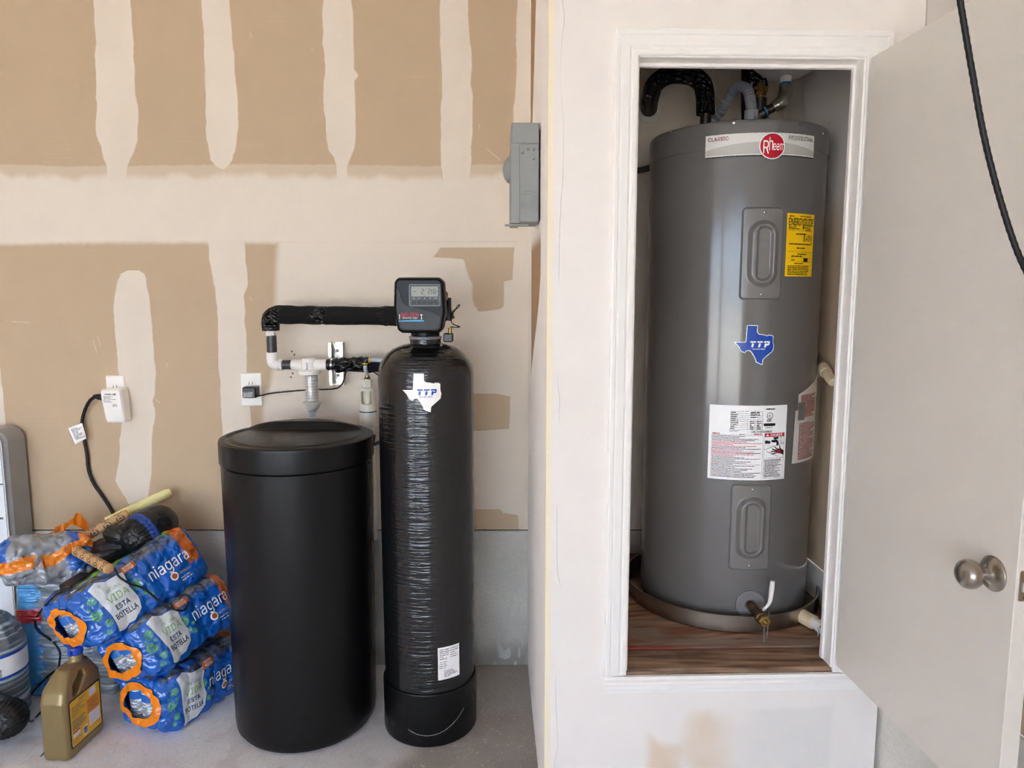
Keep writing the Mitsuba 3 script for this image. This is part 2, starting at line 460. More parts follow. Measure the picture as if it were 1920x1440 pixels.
mat('sill_wood', mikit.proc(lambda p, n, uv: mix(mix(lin(92, 66, 50), lin(156, 124, 98), smoothstep(0.25, 0.7, fbm(p.x * 6, p.y * 80, p.z * 90, 4))), lin(196, 186, 170), smoothstep(PLAT + 0.0, PLAT - 0.06, p.z + (fbm(p.x * 16, p.z * 16) - 0.5) * 0.05) * 0.4)), 0.65, 0.4,
    bump=lambda p, n, uv: fbm(p.x * 20, p.y * 120, p.z * 120), bump_scale=0.004)
mat('ground', mikit.proc(lambda p, n, uv: mi.Color3f(lin(176, 172, 166)) * (0.9 + 0.2 * fbm(p.x * 2, p.y * 2))), 0.9, 0.2)
mat('ceiling_paint', (236, 232, 226), 0.9, 0.2)
mat('dark_gap', (60, 52, 42), 0.9, 0.1)

# ------------------------------------------------------------------ structure
XR = 1.35
S = 'structure'
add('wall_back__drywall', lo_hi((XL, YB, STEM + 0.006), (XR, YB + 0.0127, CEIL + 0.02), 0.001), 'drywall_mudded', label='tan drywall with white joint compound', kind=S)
add('wall_back__stem_wall', lo_hi((XL, YB + 0.004, -0.05), (XR, YB + 0.2, STEM), 0.004), 'stem_concrete', label='grey concrete stem wall', kind=S)
add('wall_back__gap', lo_hi((XL, YB + 0.0105, STEM), (XR, YB + 0.013, STEM + 0.012), 0.0002), 'dark_gap', kind=S)
tag('wall_back', 'garage back wall of tan drywall striped with white joint compound over grey concrete', kind=S)
add('floor', lo_hi((XL, YF - 0.1, -0.1), (XR, YB + 0.1, 0.0), 0.001), 'floor_concrete', label='grey concrete garage floor', kind=S)
add('ceiling', lo_hi((XL - 0.1, YF - 0.2, CEIL), (XR, YB + 0.2, CEIL + 0.1), 0.001), 'ceiling_paint', label='garage ceiling', kind=S)
add('wall_left', lo_hi((XL - 0.12, YF - 0.1, 0), (XL, YB, CEIL), 0.001), 'drywall_plain', label='left garage wall', kind=S)
# right wall, in line with the closet
add('wall_right__drywall', moved(lo_hi((UR, -6.4, STEM + 0.03), (UR + 0.0127, 0.93, CEIL), 0.001), CM), 'drywall_plain', label='unpainted drywall of the right wall', kind=S)
add('wall_right__stem_wall', moved(lo_hi((UR + 0.003, -6.4, 0), (UR + 0.2, 0.93, STEM + 0.024), 0.003), CM), 'stem_concrete', label='grey concrete stem wall', kind=S)
tag('wall_right', 'right garage wall of drywall over a concrete stem wall', kind=S)
# front wall with the open garage door behind the camera
OX0, OX1, OH = -4.7, 0.62, 2.25
wf = sg.box(XL, 0, XR, CEIL).difference(sg.box(OX0, -1, -2.60, OH)).difference(sg.box(-2.30, -1, OX1, OH))
add('wall_front', moved(extr(wf, 0.12), xf(np.array([[1, 0, 0], [0, 0, -1], [0, 1, 0.0]]), (0, YF, 0))), 'drywall_plain', label='front garage wall round the open garage door', kind=S)
add('driveway', lo_hi((-40, -60, -0.2), (40, YF - 0.1, -0.03), 0.001), 'ground', label='sunlit concrete driveway outside', kind=S)

# closet: face wall with its opening, return, floor
face = sg.box(0, 0, UR - 0.002, CEIL).difference(sg.box(OL - 0.016, PLAT - 0.04, OR + 0.016, OT + 0.016)).difference(sg.box(0.915, -1, 1.0, 0.55))
upright = np.array([[1, 0, 0], [0, 0, 1], [0, -1, 0.0]])
def face_mesh(poly, w0, w1):
    """Polygon in (along the closet face, z) given thickness from depth w0 to w1."""
    m = extr(poly, w1 - w0)
    v = m.vertices.copy()
    m.vertices = np.c_[v[:, 0], w0 + (w1 - w0) - v[:, 2], v[:, 1]]
    return moved(m, CM)
WT = 0.055
add('wall_closet', face_mesh(face, 0.0, WT), 'white_paint', label='white painted closet wall around the door opening, with yellowed corner bead', kind=S)
add('wall_return', moved(lo_hi((0.0005, WT - 0.0005, 0.0), (0.20, 0.90, CEIL), 0.001), CM), 'white_paint', label='narrow return wall between the garage back wall and the closet', kind=S)
add('closet_floor__plywood', moved(lo_hi((0.19, 0.116, PLAT - 0.02), (UR, 0.90, PLAT), 0.002), CM), 'aged_wood', label='stained plywood with a red painted edge', kind=S)
add('closet_floor__sill_board', moved(lo_hi((OL - 0.015, 0.004, PLAT - 0.038), (OR + 0.015, 0.112, PLAT - 0.004), 0.004), CM), 'sill_wood', label='worn bare wood sill', kind=S)
tag('closet_floor', 'raised closet floor of stained plywood with a worn wood sill', kind=S)

# jambs, stops and casing
def cl(lo, hi, c=0.002):
    return moved(lo_hi(lo, hi, c), CM)
add('trim_1__jamb', cl((OL - 0.016, -0.002, PLAT - 0.004), (OL, WT + 0.001, OT + 0.016)), 'trim_paint', kind=S)
add('trim_1__jamb', cl((OR, -0.002, PLAT - 0.004), (OR + 0.016, WT + 0.001, OT + 0.016)), 'trim_paint', kind=S)
add('trim_1__head_jamb', cl((OL, -0.002, OT), (OR, WT + 0.001, OT + 0.016)), 'trim_paint', kind=S)
add('trim_1__stop', cl((OL, 0.038, PLAT), (OL + 0.006, 0.054, OT)), 'trim_paint', kind=S)
add('trim_1__stop', cl((OR - 0.006, 0.038, PLAT), (OR, 0.054, OT)), 'trim_paint', kind=S)
add('trim_1__head_stop', cl((OL + 0.006, 0.038, OT - 0.009), (OR - 0.006, 0.054, OT)), 'trim_paint', kind=S)
tag('trim_1', 'white door jambs and stops lining the closet opening', kind=S)

PROF = [(0.0, 0.0), (0.0, 0.007), (0.003, 0.009), (0.012, 0.0095), (0.014, 0.0075), (0.017, 0.0075), (0.022, 0.0115), (0.038, 0.0135), (0.044, 0.0135), (0.046, 0.0165), (0.054, 0.0175), (0.058, 0.0165), (0.060, 0.012), (0.060, 0.0)]
def moulding(a, b, oa, ob, prof=PROF):
    """Profile swept from a to b in the closet face; oa, ob = outward step (per unit of profile width) at each end, so ends may be mitred."""
    rings = []
    for p, o in ((a, oa), (b, ob)):
        rings.append([(p[0] + o[0] * q, -t - 0.0005, p[1] + o[1] * q) for q, t in prof])
    n = len(prof)
    V = np.array(rings[0] + rings[1])
    F = []
    for i in range(n):
        j = (i + 1) % n
        F += [[i, j, n + j], [i, n + j, n + i]]
    for base, flip in ((0, 1), (n, -1)):
        V = np.vstack([V, V[base:base + n].mean(0)])
        F += [[base + i, base + (i + 1) % n, len(V) - 1][::flip] for i in range(n)]
    m = trimesh.Trimesh(V, F, process=False)
    return moved(m, CM)
rv = 0.004
A, B, C, D = (OL - rv, PLAT - 0.012), (OL - rv, OT + rv), (OR + rv, OT + rv), (OR + rv, PLAT - 0.012)
add('trim_2__casing', moulding(A, B, (-1, 0), (-1, 1)), 'trim_paint', kind=S)
add('trim_2__casing', moulding(B, C, (-1, 1), (1, 1)), 'trim_paint', kind=S)
add('trim_2__casing', moulding(C, D, (1, 1), (1, 0)), 'trim_paint', kind=S)
tag('trim_2', 'white moulded casing around the closet opening', kind=S)
APR = [(0.0, 0.0), (0.0, 0.010), (0.008, 0.012), (0.012, 0.017), (0.018, 0.0185), (0.024, 0.015), (0.034, 0.0125), (0.040, 0.008), (0.048, 0.007), (0.05, 0.0)]
add('trim_3', moulding((OL - 0.064, PLAT - 0.016), (OR + 0.075, PLAT - 0.016), (0.2, -1), (0, -1), APR), 'trim_paint', label='white moulded apron below the closet sill', kind=S)

# ------------------------------------------------------------------ object materials
mat('door_paint', (214, 208, 198), 0.45, 0.4)
mat('satin_nickel', (168, 160, 150), 0.28, metal=1.0)
mat('dark_nickel', (92, 86, 80), 0.35, metal=1.0)
mat('steel', (190, 190, 190), 0.25, metal=1.0)
mat('galvanized', (196, 192, 180), 0.3, metal=1.0, bump=lambda p, n, uv: noise(p.x * 200, p.y * 200, p.z * 60), bump_scale=0.0006)
mat('brass', (164, 136, 84), 0.28, metal=1.0)
mat('old_brass', (120, 96, 66), 0.42, metal=1.0)
mat('pan_metal', mikit.proc(lambda p, n, uv: mix(lin(168, 158, 146), lin(120, 96, 78), smoothstep(0.03, 0.0, p.z - PLAT + (fbm(p.x * 20, p.y * 20) - 0.5) * 0.05) * 0.7)), 0.36, metal=1.0)
mat('heater_grey', (100, 98, 95), 0.15, 0.6, bump=lambda p, n, uv: noise(p.x * 40, p.y * 40, p.z * 2.2), bump_scale=0.0005, clearcoat=0.5, clearcoat_gloss=0.85)
mat('heater_panel', (112, 109, 105), 0.28, 0.55, clearcoat=0.5, clearcoat_gloss=0.85)
mat('grey_plastic', (122, 121, 120), 0.45, 0.45)
mat('print_white', (246, 244, 240), 0.35, 0.5)
mat('print_cream', (222, 218, 210), 0.35, 0.5)
mat('print_grey', (186, 182, 174), 0.35, 0.5)
mat('print_dark_grey', (110, 108, 104), 0.5, 0.4)
mat('print_black', (26, 25, 25), 0.45, 0.4)
mat('print_red', (186, 22, 44), 0.4, 0.4)
mat('print_dark_red', (140, 20, 40), 0.4, 0.4)
mat('print_pink', (214, 96, 100), 0.4, 0.4)
mat('print_yellow', (250, 200, 20), 0.4, 0.4)
mat('print_blue', (28, 72, 168), 0.3, 0.5)
mat('print_navy', (22, 66, 140), 0.4, 0.4)
mat('print_light_blue', (60, 150, 205), 0.4, 0.4)
mat('clear_sleeve', {'type': 'rgb', 'value': [0.62, 0.61, 0.6]}, 0.12, 0.6)
mat('foam_black', (22, 21, 21), 0.85, 0.25, bump=lambda p, n, uv: noise(p.x * 500, p.y * 500, p.z * 500), bump_scale=0.001)
mat('tape_black', (14, 14, 14), 0.2, 0.6, bump=lambda p, n, uv: noise(p.x * 90 + p.z * 60, p.y * 90, p.z * 90), bump_scale=0.016)
mat('black_plastic', (22, 22, 23), 0.35, 0.5)
mat('black_satin', (10, 10, 11), 0.34, 0.34)
mat('cord_black', (18, 18, 19), 0.5, 0.4)
mat('dark_pipe', (58, 58, 60), 0.35, 0.5)
mat('white_pvc', (236, 232, 226), 0.3, 0.5)
mat('cream_pvc', (226, 208, 172), 0.4, 0.45)
mat('beige_plastic', (214, 210, 192), 0.4, 0.45)
mat('white_plastic', (238, 234, 226), 0.35, 0.5)
mat('conduit_grey', (150, 152, 158), 0.5, 0.4)
mat('box_grey', (138, 140, 136), 0.42, 0.5)
mat('tank_white', (214, 210, 202), 0.35, 0.5)
mat('blue_tape', (64, 130, 176), 0.4, 0.4)
mat('yellow_plastic', (236, 182, 40), 0.4, 0.4)
mat('slot_dark', (20, 18, 17), 0.8, 0.2)
mat('rubber_red', (60, 40, 38), 0.6, 0.3)
mat('tube_grey', (176, 184, 190), 0.2, 0.6)

# ------------------------------------------------------------------ closet door, swung open
DA = ROT + math.radians(1.9)
hinge = (CM @ np.array([OR + 0.003, -0.026, 0, 1]))[:3]
DW, DT, DZ0, DZ1 = 0.585, 0.035, 0.478, OT - 0.004
DM = xf(np.array([[math.cos(DA), math.sin(DA), 0], [math.sin(DA), -math.cos(DA), 0], [0, 0, -1]]).T @ np.diag([1, 1, -1]) if False else
        np.array([[math.sin(DA), math.cos(DA), 0], [-math.cos(DA), math.sin(DA), 0], [0, 0, 1.0]]), hinge)
# door frame: x towards the free edge, y into the leaf away from the closet opening, z up
def dr_(m):
    return moved(m, DM)
add('door_1__leaf', dr_(lo_hi((0, 0, DZ0), (DW, DT, DZ1), 0.0015)), 'door_paint', kind=S)
kx, kz = DW - 0.055, 0.945
rose = [(0, 0), (0.033, 0), (0.0335, 0.003), (0.031, 0.006), (0.022, 0.0085), (0.0165, 0.010), (0.0125, 0.014), (0.0115, 0.024), (0.0, 0.024)]
knob = [(0, 0.020), (0.0115, 0.020), (0.0125, 0.028), (0.017, 0.031), (0.0235, 0.036), (0.027, 0.043), (0.0275, 0.050), (0.0255, 0.058), (0.020, 0.0635), (0.011, 0.066), (0.0, 0.0665)]
for sgn, y0 in ((-1, 0.0), (1, DT)):
    a = np.array([kx, y0, kz])
    r = add('door_1__knob', dr_(along(knob, a, a + np.array([0, sgn, 0]), 48)), 'satin_nickel', 35, kind=S, label='satin nickel round knob')
    add(r + '__rose', dr_(along(rose, a, a + np.array([0, sgn, 0]), 48)), 'satin_nickel', 35, kind=S)
add('door_1__knob__pin_hole', dr_(along([(0, 0), (0.0032, 0), (0.0036, 0.0006), (0.0022, 0.0012), (0.0, 0.0012)], (kx - 0.0185, -0.0082, kz - 0.006), (kx - 0.0195, -0.0100, kz - 0.0062), 16)), 'dark_nickel', kind=S)
lp = add('door_1__latch_plate', dr_(moved(slab(rrect(0.0245, 0.057, 0.004), 0.0018, 0.0004), xf(np.array([[0, 0, 1], [1, 0, 0], [0, 1, 0.0]]), (DW - 0.0004, DT / 2, kz - 0.002)))), 'satin_nickel', kind=S)
bolt = sg.Polygon([(-0.007, 0), (0.007, 0), (0.007, 0.010), (0.004, 0.0115), (-0.007, 0.003)])
add('door_1__latch_plate__bolt', dr_(moved(extr(bolt, 0.018), xf(np.array([[0, 1, 0], [1, 0, 0], [0, 0, 1.0]]), (DW + 0.001, DT / 2, kz - 0.012)))), 'steel', kind=S)
for dz in (0.021, -0.0215):
    add('door_1__latch_plate__screw', dr_(along([(0, 0), (0.0034, 0), (0.003, 0.0008), (0.0, 0.001)], (DW + 0.0013, DT / 2, kz - 0.002 + dz), (DW + 0.002, DT / 2, kz - 0.002 + dz), 16)), 'dark_nickel', kind=S)
for z in (DZ0 + 0.2, DZ1 - 0.2):
    add('door_1__hinge', dr_(rod((-0.004, DT + 0.004, z - 0.044), (-0.004, DT + 0.004, z + 0.044), 0.0055, 16, 0.001)), 'satin_nickel', 40, kind=S)
tag('door_1', 'plain off-white closet door swung open towards the camera', kind=S)

# ------------------------------------------------------------------ water heater
HX, HY, HR = 0.708, 2.345, 0.267
HZ0, HZ1 = PLAT + 0.012, 1.952
wh = 'water_heater'
tag(wh, 'tall grey cylindrical electric water heater standing in a metal pan inside the open closet', 'water heater')
prof = [(0, HZ0), (HR - 0.006, HZ0), (HR - 0.001, HZ0 + 0.004), (HR, HZ0 + 0.012), (HR, HZ1 - 0.075), (HR - 0.001, HZ1 - 0.073)]
add(wh + '__jacket', moved(lathe(prof, 128), xf(t=(HX, HY, 0))), 'heater_grey', 30)
capp = [(HR - 0.002, HZ1 - 0.078), (HR + 0.0022, HZ1 - 0.078), (HR + 0.0026, HZ1 - 0.074), (HR + 0.0022, HZ1 - 0.012), (HR - 0.002, HZ1 - 0.003), (HR - 0.012, HZ1), (0, HZ1 + 0.006)]
add(wh + '__top_cap', moved(lathe(capp, 128), xf(t=(HX, HY, 0))), 'heater_grey', 30)
for u, v in ((1258, 246), (1376, 230), (1500, 233), (1543, 250)):
    th, z = at_cyl(u, v, HX, HY, HR + 0.002)
    d = np.array([math.sin(th), -math.cos(th), 0])
    p = np.array([HX, HY, z]) + d * (HR + 0.0015)
    add(wh + '__screw', along([(0, 0), (0.0042, 0), (0.0036, 0.0022), (0.0, 0.003)], p, p + d, 14), 'steel', 40)

def hmap(u, v, off=0.0):
    th, z = at_cyl(u, v, HX, HY, HR + off)
    return cyl_map(HX, HY, HR, th, z)

def sdf_rr(x, y, w, h, r):
    qx, qy = np.abs(x) - w / 2 + r, np.abs(y) - h / 2 + r
    return np.hypot(np.maximum(qx, 0), np.maximum(qy, 0)) + np.minimum(np.maximum(qx, qy), 0) - r

def access_panel(u, v, w, h):
    n, m_ = 73, 161
    X, Y = np.meshgrid(np.linspace(-w / 2 - 0.004, w / 2 + 0.004, n), np.linspace(-h / 2 - 0.004, h / 2 + 0.004, m_), indexing='ij')
    ss = lambda a, b, x: (lambda t: t * t * (3 - 2 * t))(np.clip((x - a) / (b - a), 0, 1))
    H = 0.0065 * ss(0.002, -0.004, sdf_rr(X, Y, w, h, 0.012)) - 0.001
    cw, ch = w * 0.62, h * 0.68
    dcap = sdf_rr(X, Y, cw, ch, cw / 2 - 0.001)
    H = H + 0.012 * ss(0.008, -0.008, dcap) - 0.0095 * ss(-0.010, -0.018, dcap) * ss(-0.30 * cw, -0.16 * cw, X)
    idx = np.arange(n * m_).reshape(n, m_)
    a, b, c, d = idx[:-1, :-1].ravel(), idx[1:, :-1].ravel(), idx[1:, 1:].ravel(), idx[:-1, 1:].ravel()
    flatm = trimesh.Trimesh(np.stack([X.ravel(), Y.ravel(), H.ravel()], 1), np.vstack([np.stack([a, b, c], 1), np.stack([a, c, d], 1)]), process=False)
    f = hmap(u, v)
    k = add(wh + '__access_panel', f(flatm, 0.0005), 'heater_panel', True)
    for s in (1, -1):
        q = trimesh.creation.uv_sphere(0.0042, count=[8, 12])
        q.apply_scale((1, 1, 0.6))
        q.apply_translation((0, s * (h / 2 - 0.014), 0.006))
        add(k + '__screw', f(q, 0), 'steel', True)
    add(k + '__embossed_print', f(moved(scribble(-0.018, -0.085, 0.03, -0.035, 6, 0.5, 5), xf(t=(0.004, 0, 0.010))), 0), 'print_dark_grey')
    return f
access_panel(1429, 476, 0.118, 0.258)
access_panel(1407, 989, 0.120, 0.262)

# brand strip
f = hmap(1433, 270)
add(wh + '__name_strip', f(rect(-0.160, -0.0305, 0.164, 0.030, 0.015), 0.0040), 'print_cream', True)
add(wh + '__name_strip__band', cat(*[f(flat(sg.Polygon([(x, y0 + a * (1 - ((x - 0.0) / 0.16) ** 2)) for x in np.linspace(-0.158, 0.162, 33)] + [(0.162, -0.027), (-0.158, -0.027)]), 0.02), 0.0044 + k * 0.0003) for k, (y0, a) in enumerate(((-0.012, 0.018), (-0.020, 0.014)))]), 'print_grey', True)
add(wh + '__name_strip__edge', f(rect(-0.160, -0.0325, 0.164, -0.0300, 0.015), 0.0042), 'print_black')
add(wh + '__name_strip__lettering', f(text('CLASSIC', 0.0098, True, 0.95, -0.152, 0.0135, 'l'), 0.0050), 'print_dark_red')
add(wh + '__name_strip__lettering', f(text('PROFESSIONAL', 0.0112, False, 0.78, 0.160, 0.0125, 'r'), 0.0050), 'print_black')
disc = sg.Point(0.021, -0.006).buffer(0.0335, quad_segs=24)
add(wh + '__badge', f(flat(disc.buffer(0.0028), 0.012), 0.0056), 'print_white')
add(wh + '__badge__disc', f(flat(disc, 0.012), 0.0062), 'print_red')
add(wh + '__badge__lettering', cat(f(text('R', 0.036, False, 0.62, -0.0045, -0.027, 'l'), 0.0068), f(text('h', 0.036, False, 0.5, 0.0115, -0.0175, 'l'), 0.0068), f(text('eem', 0.0245, False, 0.50, 0.0225, -0.0175, 'l'), 0.0068)), 'print_white')

# yellow energy label
f = hmap(1502, 460)
E = 0.0008
hw, hh = 0.056, 0.089
add(wh + '__energy_label', f(rect(-hw, -hh, hw, hh, 0.015), E), 'print_yellow', True)
blk = [text('ENERGYGUIDE', 0.0205, True, 0.50, 0, hh - 0.034, 'c'), rect(0.0035, 0.045, 0.0065, 0.060), flat(sg.Polygon([(-0.001, 0.052), (0.011, 0.052), (0.005, 0.044)]), 0.03),
       scribble(-hw + 0.008, hh - 0.010, -hw + 0.03, hh - 0.006, 1, 0.6, 2), scribble(-0.01, hh - 0.010, hw - 0.006, hh - 0.006, 1, 0.6, 3),
       scribble(-hw + 0.006, hh - 0.046, -0.006, hh - 0.036, 2, 0.5, 4), scribble(0.013, hh - 0.048, hw - 0.012, hh - 0.036, 3, 0.5, 5),
       rect(-hw + 0.006, 0.0405, hw - 0.006, 0.0412), rect(-hw + 0.006, -0.019, hw - 0.006, -0.0184),
       text('$489', 0.0165, False, 0.72, hw - 0.010, 0.012, 'r'), rect(-hw + 0.010, 0.0015, hw - 0.012, 0.0042), flat(sg.Polygon([(0.041, 0.0065), (0.047, 0.0065), (0.044, 0.011)]), 0.03),
       scribble(-0.022, 0.029, 0.026, 0.034, 1, 0.6, 6), scribble(-0.018, -0.011, 0.016, -0.006, 1, 0.6, 7), scribble(-0.014, -0.028, 0.022, -0.023, 1, 0.6, 8), scribble(-hw + 0.02, -0.034, hw - 0.014, -0.029, 1, 0.6, 9),
       rect(0.012, -0.047, 0.030, -0.036), rect(-hw + 0.010, -0.0365, hw - 0.008, -0.036), rect(-hw + 0.010, -0.0475, hw - 0.008, -0.047), scribble(-0.036, -0.044, -0.008, -0.040, 1, 0.6, 10),
       scribble(-0.024, -0.054, 0.012, -0.050, 1, 0.6, 11), scribble(-hw + 0.008, -0.086, hw - 0.016, -0.057, 6, 0.5, 12)]
add(wh + '__energy_label__print', cat(*[f(m, E + 0.0005) for m in blk]), 'print_black')

# rating and warning label
f = hmap(1405, 831)
hw, hh = 0.1165, 0.1115
add(wh + '__rating_label', f(rect(-hw, -hh, hw, hh, 0.015), E), 'print_white', True)
x0, x1, y0, y1 = -0.058, 0.036, 0.040, 0.094
blk = [rect(x0, y, x1, y + 0.0006) for y in np.linspace(y1, y0, 10)] + [rect(x1, 0.036, x1 + 0.0007, y1), rect(-0.008, y0, -0.0074, 0.068), rect(0.014, y0, 0.0146, 0.068),
       scribble(x0 + 0.002, y0, x0 + 0.024, y1, 9, 0.42, 21), scribble(-0.001, y0, 0.012, 0.068, 5, 0.5, 22), scribble(0.019, y0, 0.033, 0.068, 5, 0.5, 23), scribble(0.0, 0.074, 0.030, y1, 3, 0.5, 24),
       flat(sg.Point(0.058, 0.081).buffer(0.0098).difference(sg.Point(0.058, 0.081).buffer(0.0082)), 0.01), text('UL', 0.0075, True, 0.7, 0.058, 0.077), scribble(0.049, 0.063, 0.067, 0.071, 2, 0.5, 25),
       flat(rrect(0.037, 0.0085, 0.003, 0.058, 0.0545), 0.02), scribble(0.046, 0.044, 0.070, 0.048, 1, 0.5, 26), scribble(x0, 0.033, x0 + 0.03, 0.0385, 2, 0.4, 27),
       scribble(0.046, 0.099, 0.076, 0.103, 1, 0.9, 33), rect(-0.108, 0.023, 0.040, 0.0236), rect(-0.108, -0.105, -0.1074, 0.023), rect(0.0395, -0.105, 0.0401, 0.023), rect(-0.108, -0.0655, 0.04, -0.065)]
blk += [rect(x, 0.0305, x + w, 0.0375) for x, w in zip(0.004 + 0.0034 * np.arange(19), np.random.default_rng(3).uniform(0.0009, 0.0024, 19))]
lines = np.linspace(0.020, -0.103, 30)
red = [scribble(-0.106, 0.0245, -0.076, 0.0285, 1, 0.8, 28), scribble(0.012, 0.0245, 0.039, 0.0285, 1, 0.8, 29)]
for i, y in enumerate(lines):
    (red if i in (4, 5, 6, 7, 10, 11, 13, 14) else blk).append(scribble(-0.106, y - 0.0017, 0.038, y + 0.0017, 1, 0.55, 100 + i))
    if i in (19, 25):
        red.append(scribble(-0.106, y - 0.0017, -0.09, y + 0.0017, 1, 0.6, 300 + i))
blk.append(scribble(-0.03, 0.0245, 0.005, 0.028, 1, 0.5, 31))
# danger panel with tap and hand
px0, px1 = 0.044, 0.110
blk += [flat(sg.box(px0, -0.106, px1, 0.029).difference(sg.box(px0 + 0.0007, -0.1053, px1 - 0.0007, 0.0283)), 0.03), rect(px0, -0.046, px1, -0.0453), scribble(px0 + 0.003, -0.103, px1 - 0.004, -0.049, 13, 0.5, 32),
        flat(sg.LineString([(0.108, -0.0035), (0.098, 0.001), (0.098, 0.017)]).buffer(0.0005), 0.02), flat(sg.LineString([(0.044, -0.021), (0.075, -0.010), (0.104, -0.004)]).buffer(0.0005), 0.02), flat(sg.LineString([(0.050, -0.024), (0.090, -0.042)]).buffer(0.0005), 0.02)]
tap = sg.Point(0.051, 0.003).buffer(0.0052).union(sg.Point(0.059, 0.002).buffer(0.0045)).union(sg.LineString([(0.070, 0.005), (0.084, 0.005), (0.087, 0.001), (0.087, -0.005)]).buffer(0.0038)).union(sg.LineString([(0.079, 0.005), (0.080, 0.013)]).buffer(0.0022)).union(sg.LineString([(0.075, 0.014), (0.087, 0.014)]).buffer(0.003))
hand = sg.Polygon([(0.110, -0.024), (0.100, -0.019), (0.092, -0.018), (0.082, -0.024), (0.090, -0.032), (0.102, -0.034), (0.110, -0.040)])
for a, b in (((0.088, -0.020), (0.078, -0.013)), ((0.084, -0.023), (0.071, -0.019)), ((0.084, -0.026), (0.068, -0.026)), ((0.086, -0.030), (0.070, -0.034)), ((0.098, -0.020), (0.094, -0.010))):
    hand = hand.union(sg.LineString([a, b]).buffer(0.0017))
blk += [flat(tap, 0.02), flat(hand, 0.02)]
add(wh + '__rating_label__hand_patch', f(flat(sg.Polygon([(0.096, -0.021), (0.084, -0.023), (0.086, -0.031), (0.100, -0.031)]), 0.02), E + 0.0008), 'print_red')
add(wh + '__rating_label__danger_bar', f(rect(px0, 0.018, px1, 0.029), E + 0.0008), 'print_red')
add(wh + '__rating_label__print', cat(*[f(m, E + 0.0005) for m in blk]), 'print_black')
add(wh + '__rating_label__red_print', cat(*[f(m, E + 0.0008) for m in red]), 'print_red', kind='stuff')
add(wh + '__rating_label__lettering', cat(f(text('DANGER', 0.0072, True, 0.98, 0.0825, 0.0202), E + 0.0012), f(flat(sg.Polygon([(0.0485, 0.0205), (0.0575, 0.0205), (0.053, 0.0275)]), 0.02), E + 0.0012)), 'print_white')

# decal in the shape of a state
TEX = sg.Polygon([((x - 692) / 1000.0, (518 - y) / 1000.0) for x, y in ((600, 290), (722, 290), (722, 372), (745, 390), (790, 396), (835, 408), (850, 400), (885, 402), (912, 415), (912, 495), (926, 530), (912, 590), (850, 640), (800, 685), (795, 745), (765, 740), (715, 715), (700, 670), (665, 612), (640, 585), (605, 588), (590, 612), (545, 595), (515, 540), (460, 485), (590, 480))])
def state_decal(holder, f, s, base, rim, ink, phone):
    sh = affinity.scale(TEX, s, s, origin=(0, 0))
    k = add(holder + '__decal', f(flat(sh, 0.012), E), rim, label='decal in the outline of a state with the letters TTP')
    add(k + '__face', f(flat(sh.buffer(-0.0085 * s), 0.012), E + 0.0004), base)
    t = []
    h = 0.062 * s
    for i, ch in enumerate('TTP'):
        x = (-0.034 + i * 0.078) * s
        sl = lambda q: [(px + 0.25 * py, py) for px, py in q]
        th_, hb = 0.0085 * s, h - 0.0085 * s
        ln = lambda q: sg.LineString(sl(q)).buffer(th_, cap_style='flat', join_style='mitre')
        if ch == 'T':
            g = ln([(x, hb), (x + 0.064 * s, hb)]).union(sg.LineString(sl([(x + 0.036 * s, hb - 0.016 * s), (x + 0.036 * s, -0.008 * s)])).buffer(th_ * 1.35, cap_style='flat'))
        else:
            g = ln([(x, hb), (x + 0.062 * s, hb), (x + 0.062 * s, hb - 0.030 * s), (x + 0.030 * s, hb - 0.030 * s)]).union(sg.LineString(sl([(x + 0.028 * s, hb - 0.016 * s), (x + 0.028 * s, -0.008 * s)])).buffer(th_ * 1.35, cap_style='flat'))
        t.append(f(moved(flat(g, 0.02), xf(t=(-0.028 * s, -0.018 * s, 0))), E + 0.0008))
    t.append(f(text('210-602-5205', 0.0150 * s, True, 0.95, 0.048 * s, -0.054 * s), E + 0.0008))
    add(k + '__lettering', cat(*t), ink)
state_decal(wh, hmap(1414.5, 647), 0.252, 'print_blue', 'print_white', 'print_white', '')

# document pouch on the right side
f = hmap(1501, 786)
hw, hh = 0.062, 0.136
n = 25
X, Y = np.meshgrid(np.linspace(-hw, hw + 0.10, n), np.linspace(-hh, hh, n), indexing='ij')
Hh = 0.003 + 0.006 * np.sin(np.clip((X + hw) / (2 * hw + 0.1), 0, 1) * np.pi) * (0.4 + 0.6 * np.clip((hh - Y) / (2 * hh), 0, 1)) + 0.003 * meshkit.noise(np.stack([X * 40, Y * 25, X * 0], -1), 4)
idx = np.arange(n * n).reshape(n, n)
qa, qb, qc, qd = idx[:-1, :-1].ravel(), idx[1:, :-1].ravel(), idx[1:, 1:].ravel(), idx[:-1, 1:].ravel()
GR = np.vstack([np.stack([qa, qb, qc], 1), np.stack([qa, qc, qd], 1)])
scene['sleeve_film'] = {'type': 'thindielectric', 'int_ior': 1.4}
k = add(wh + '__document_pouch', f(trimesh.Trimesh(np.stack([X.ravel(), Y.ravel(), Hh.ravel()], 1), GR, process=False), 0.006), 'sleeve_film', True, label='clear plastic sleeve holding folded leaflets')
add(k + '__leaflet', f(moved(flat(sg.Polygon([(-0.036, -hh + 0.004), (0.12, -hh + 0.004), (0.12, hh - 0.01), (-0.02, hh - 0.06), (-0.02, 0.03), (-0.030, 0.028), (-0.032, -0.02)]), 0.015), xf(t=(0, 0, 0.002))), 0.001), 'print_cream', True)
add(k + '__print', cat(*[f(moved(m, xf(t=(0, 0, 0.002))), 0.0022) for m in (scribble(-0.012, -0.124, 0.10, -0.01, 24, 0.55, 51), scribble(-0.008, 0.004, 0.10, 0.074, 16, 0.7, 52))]), 'print_dark_red')
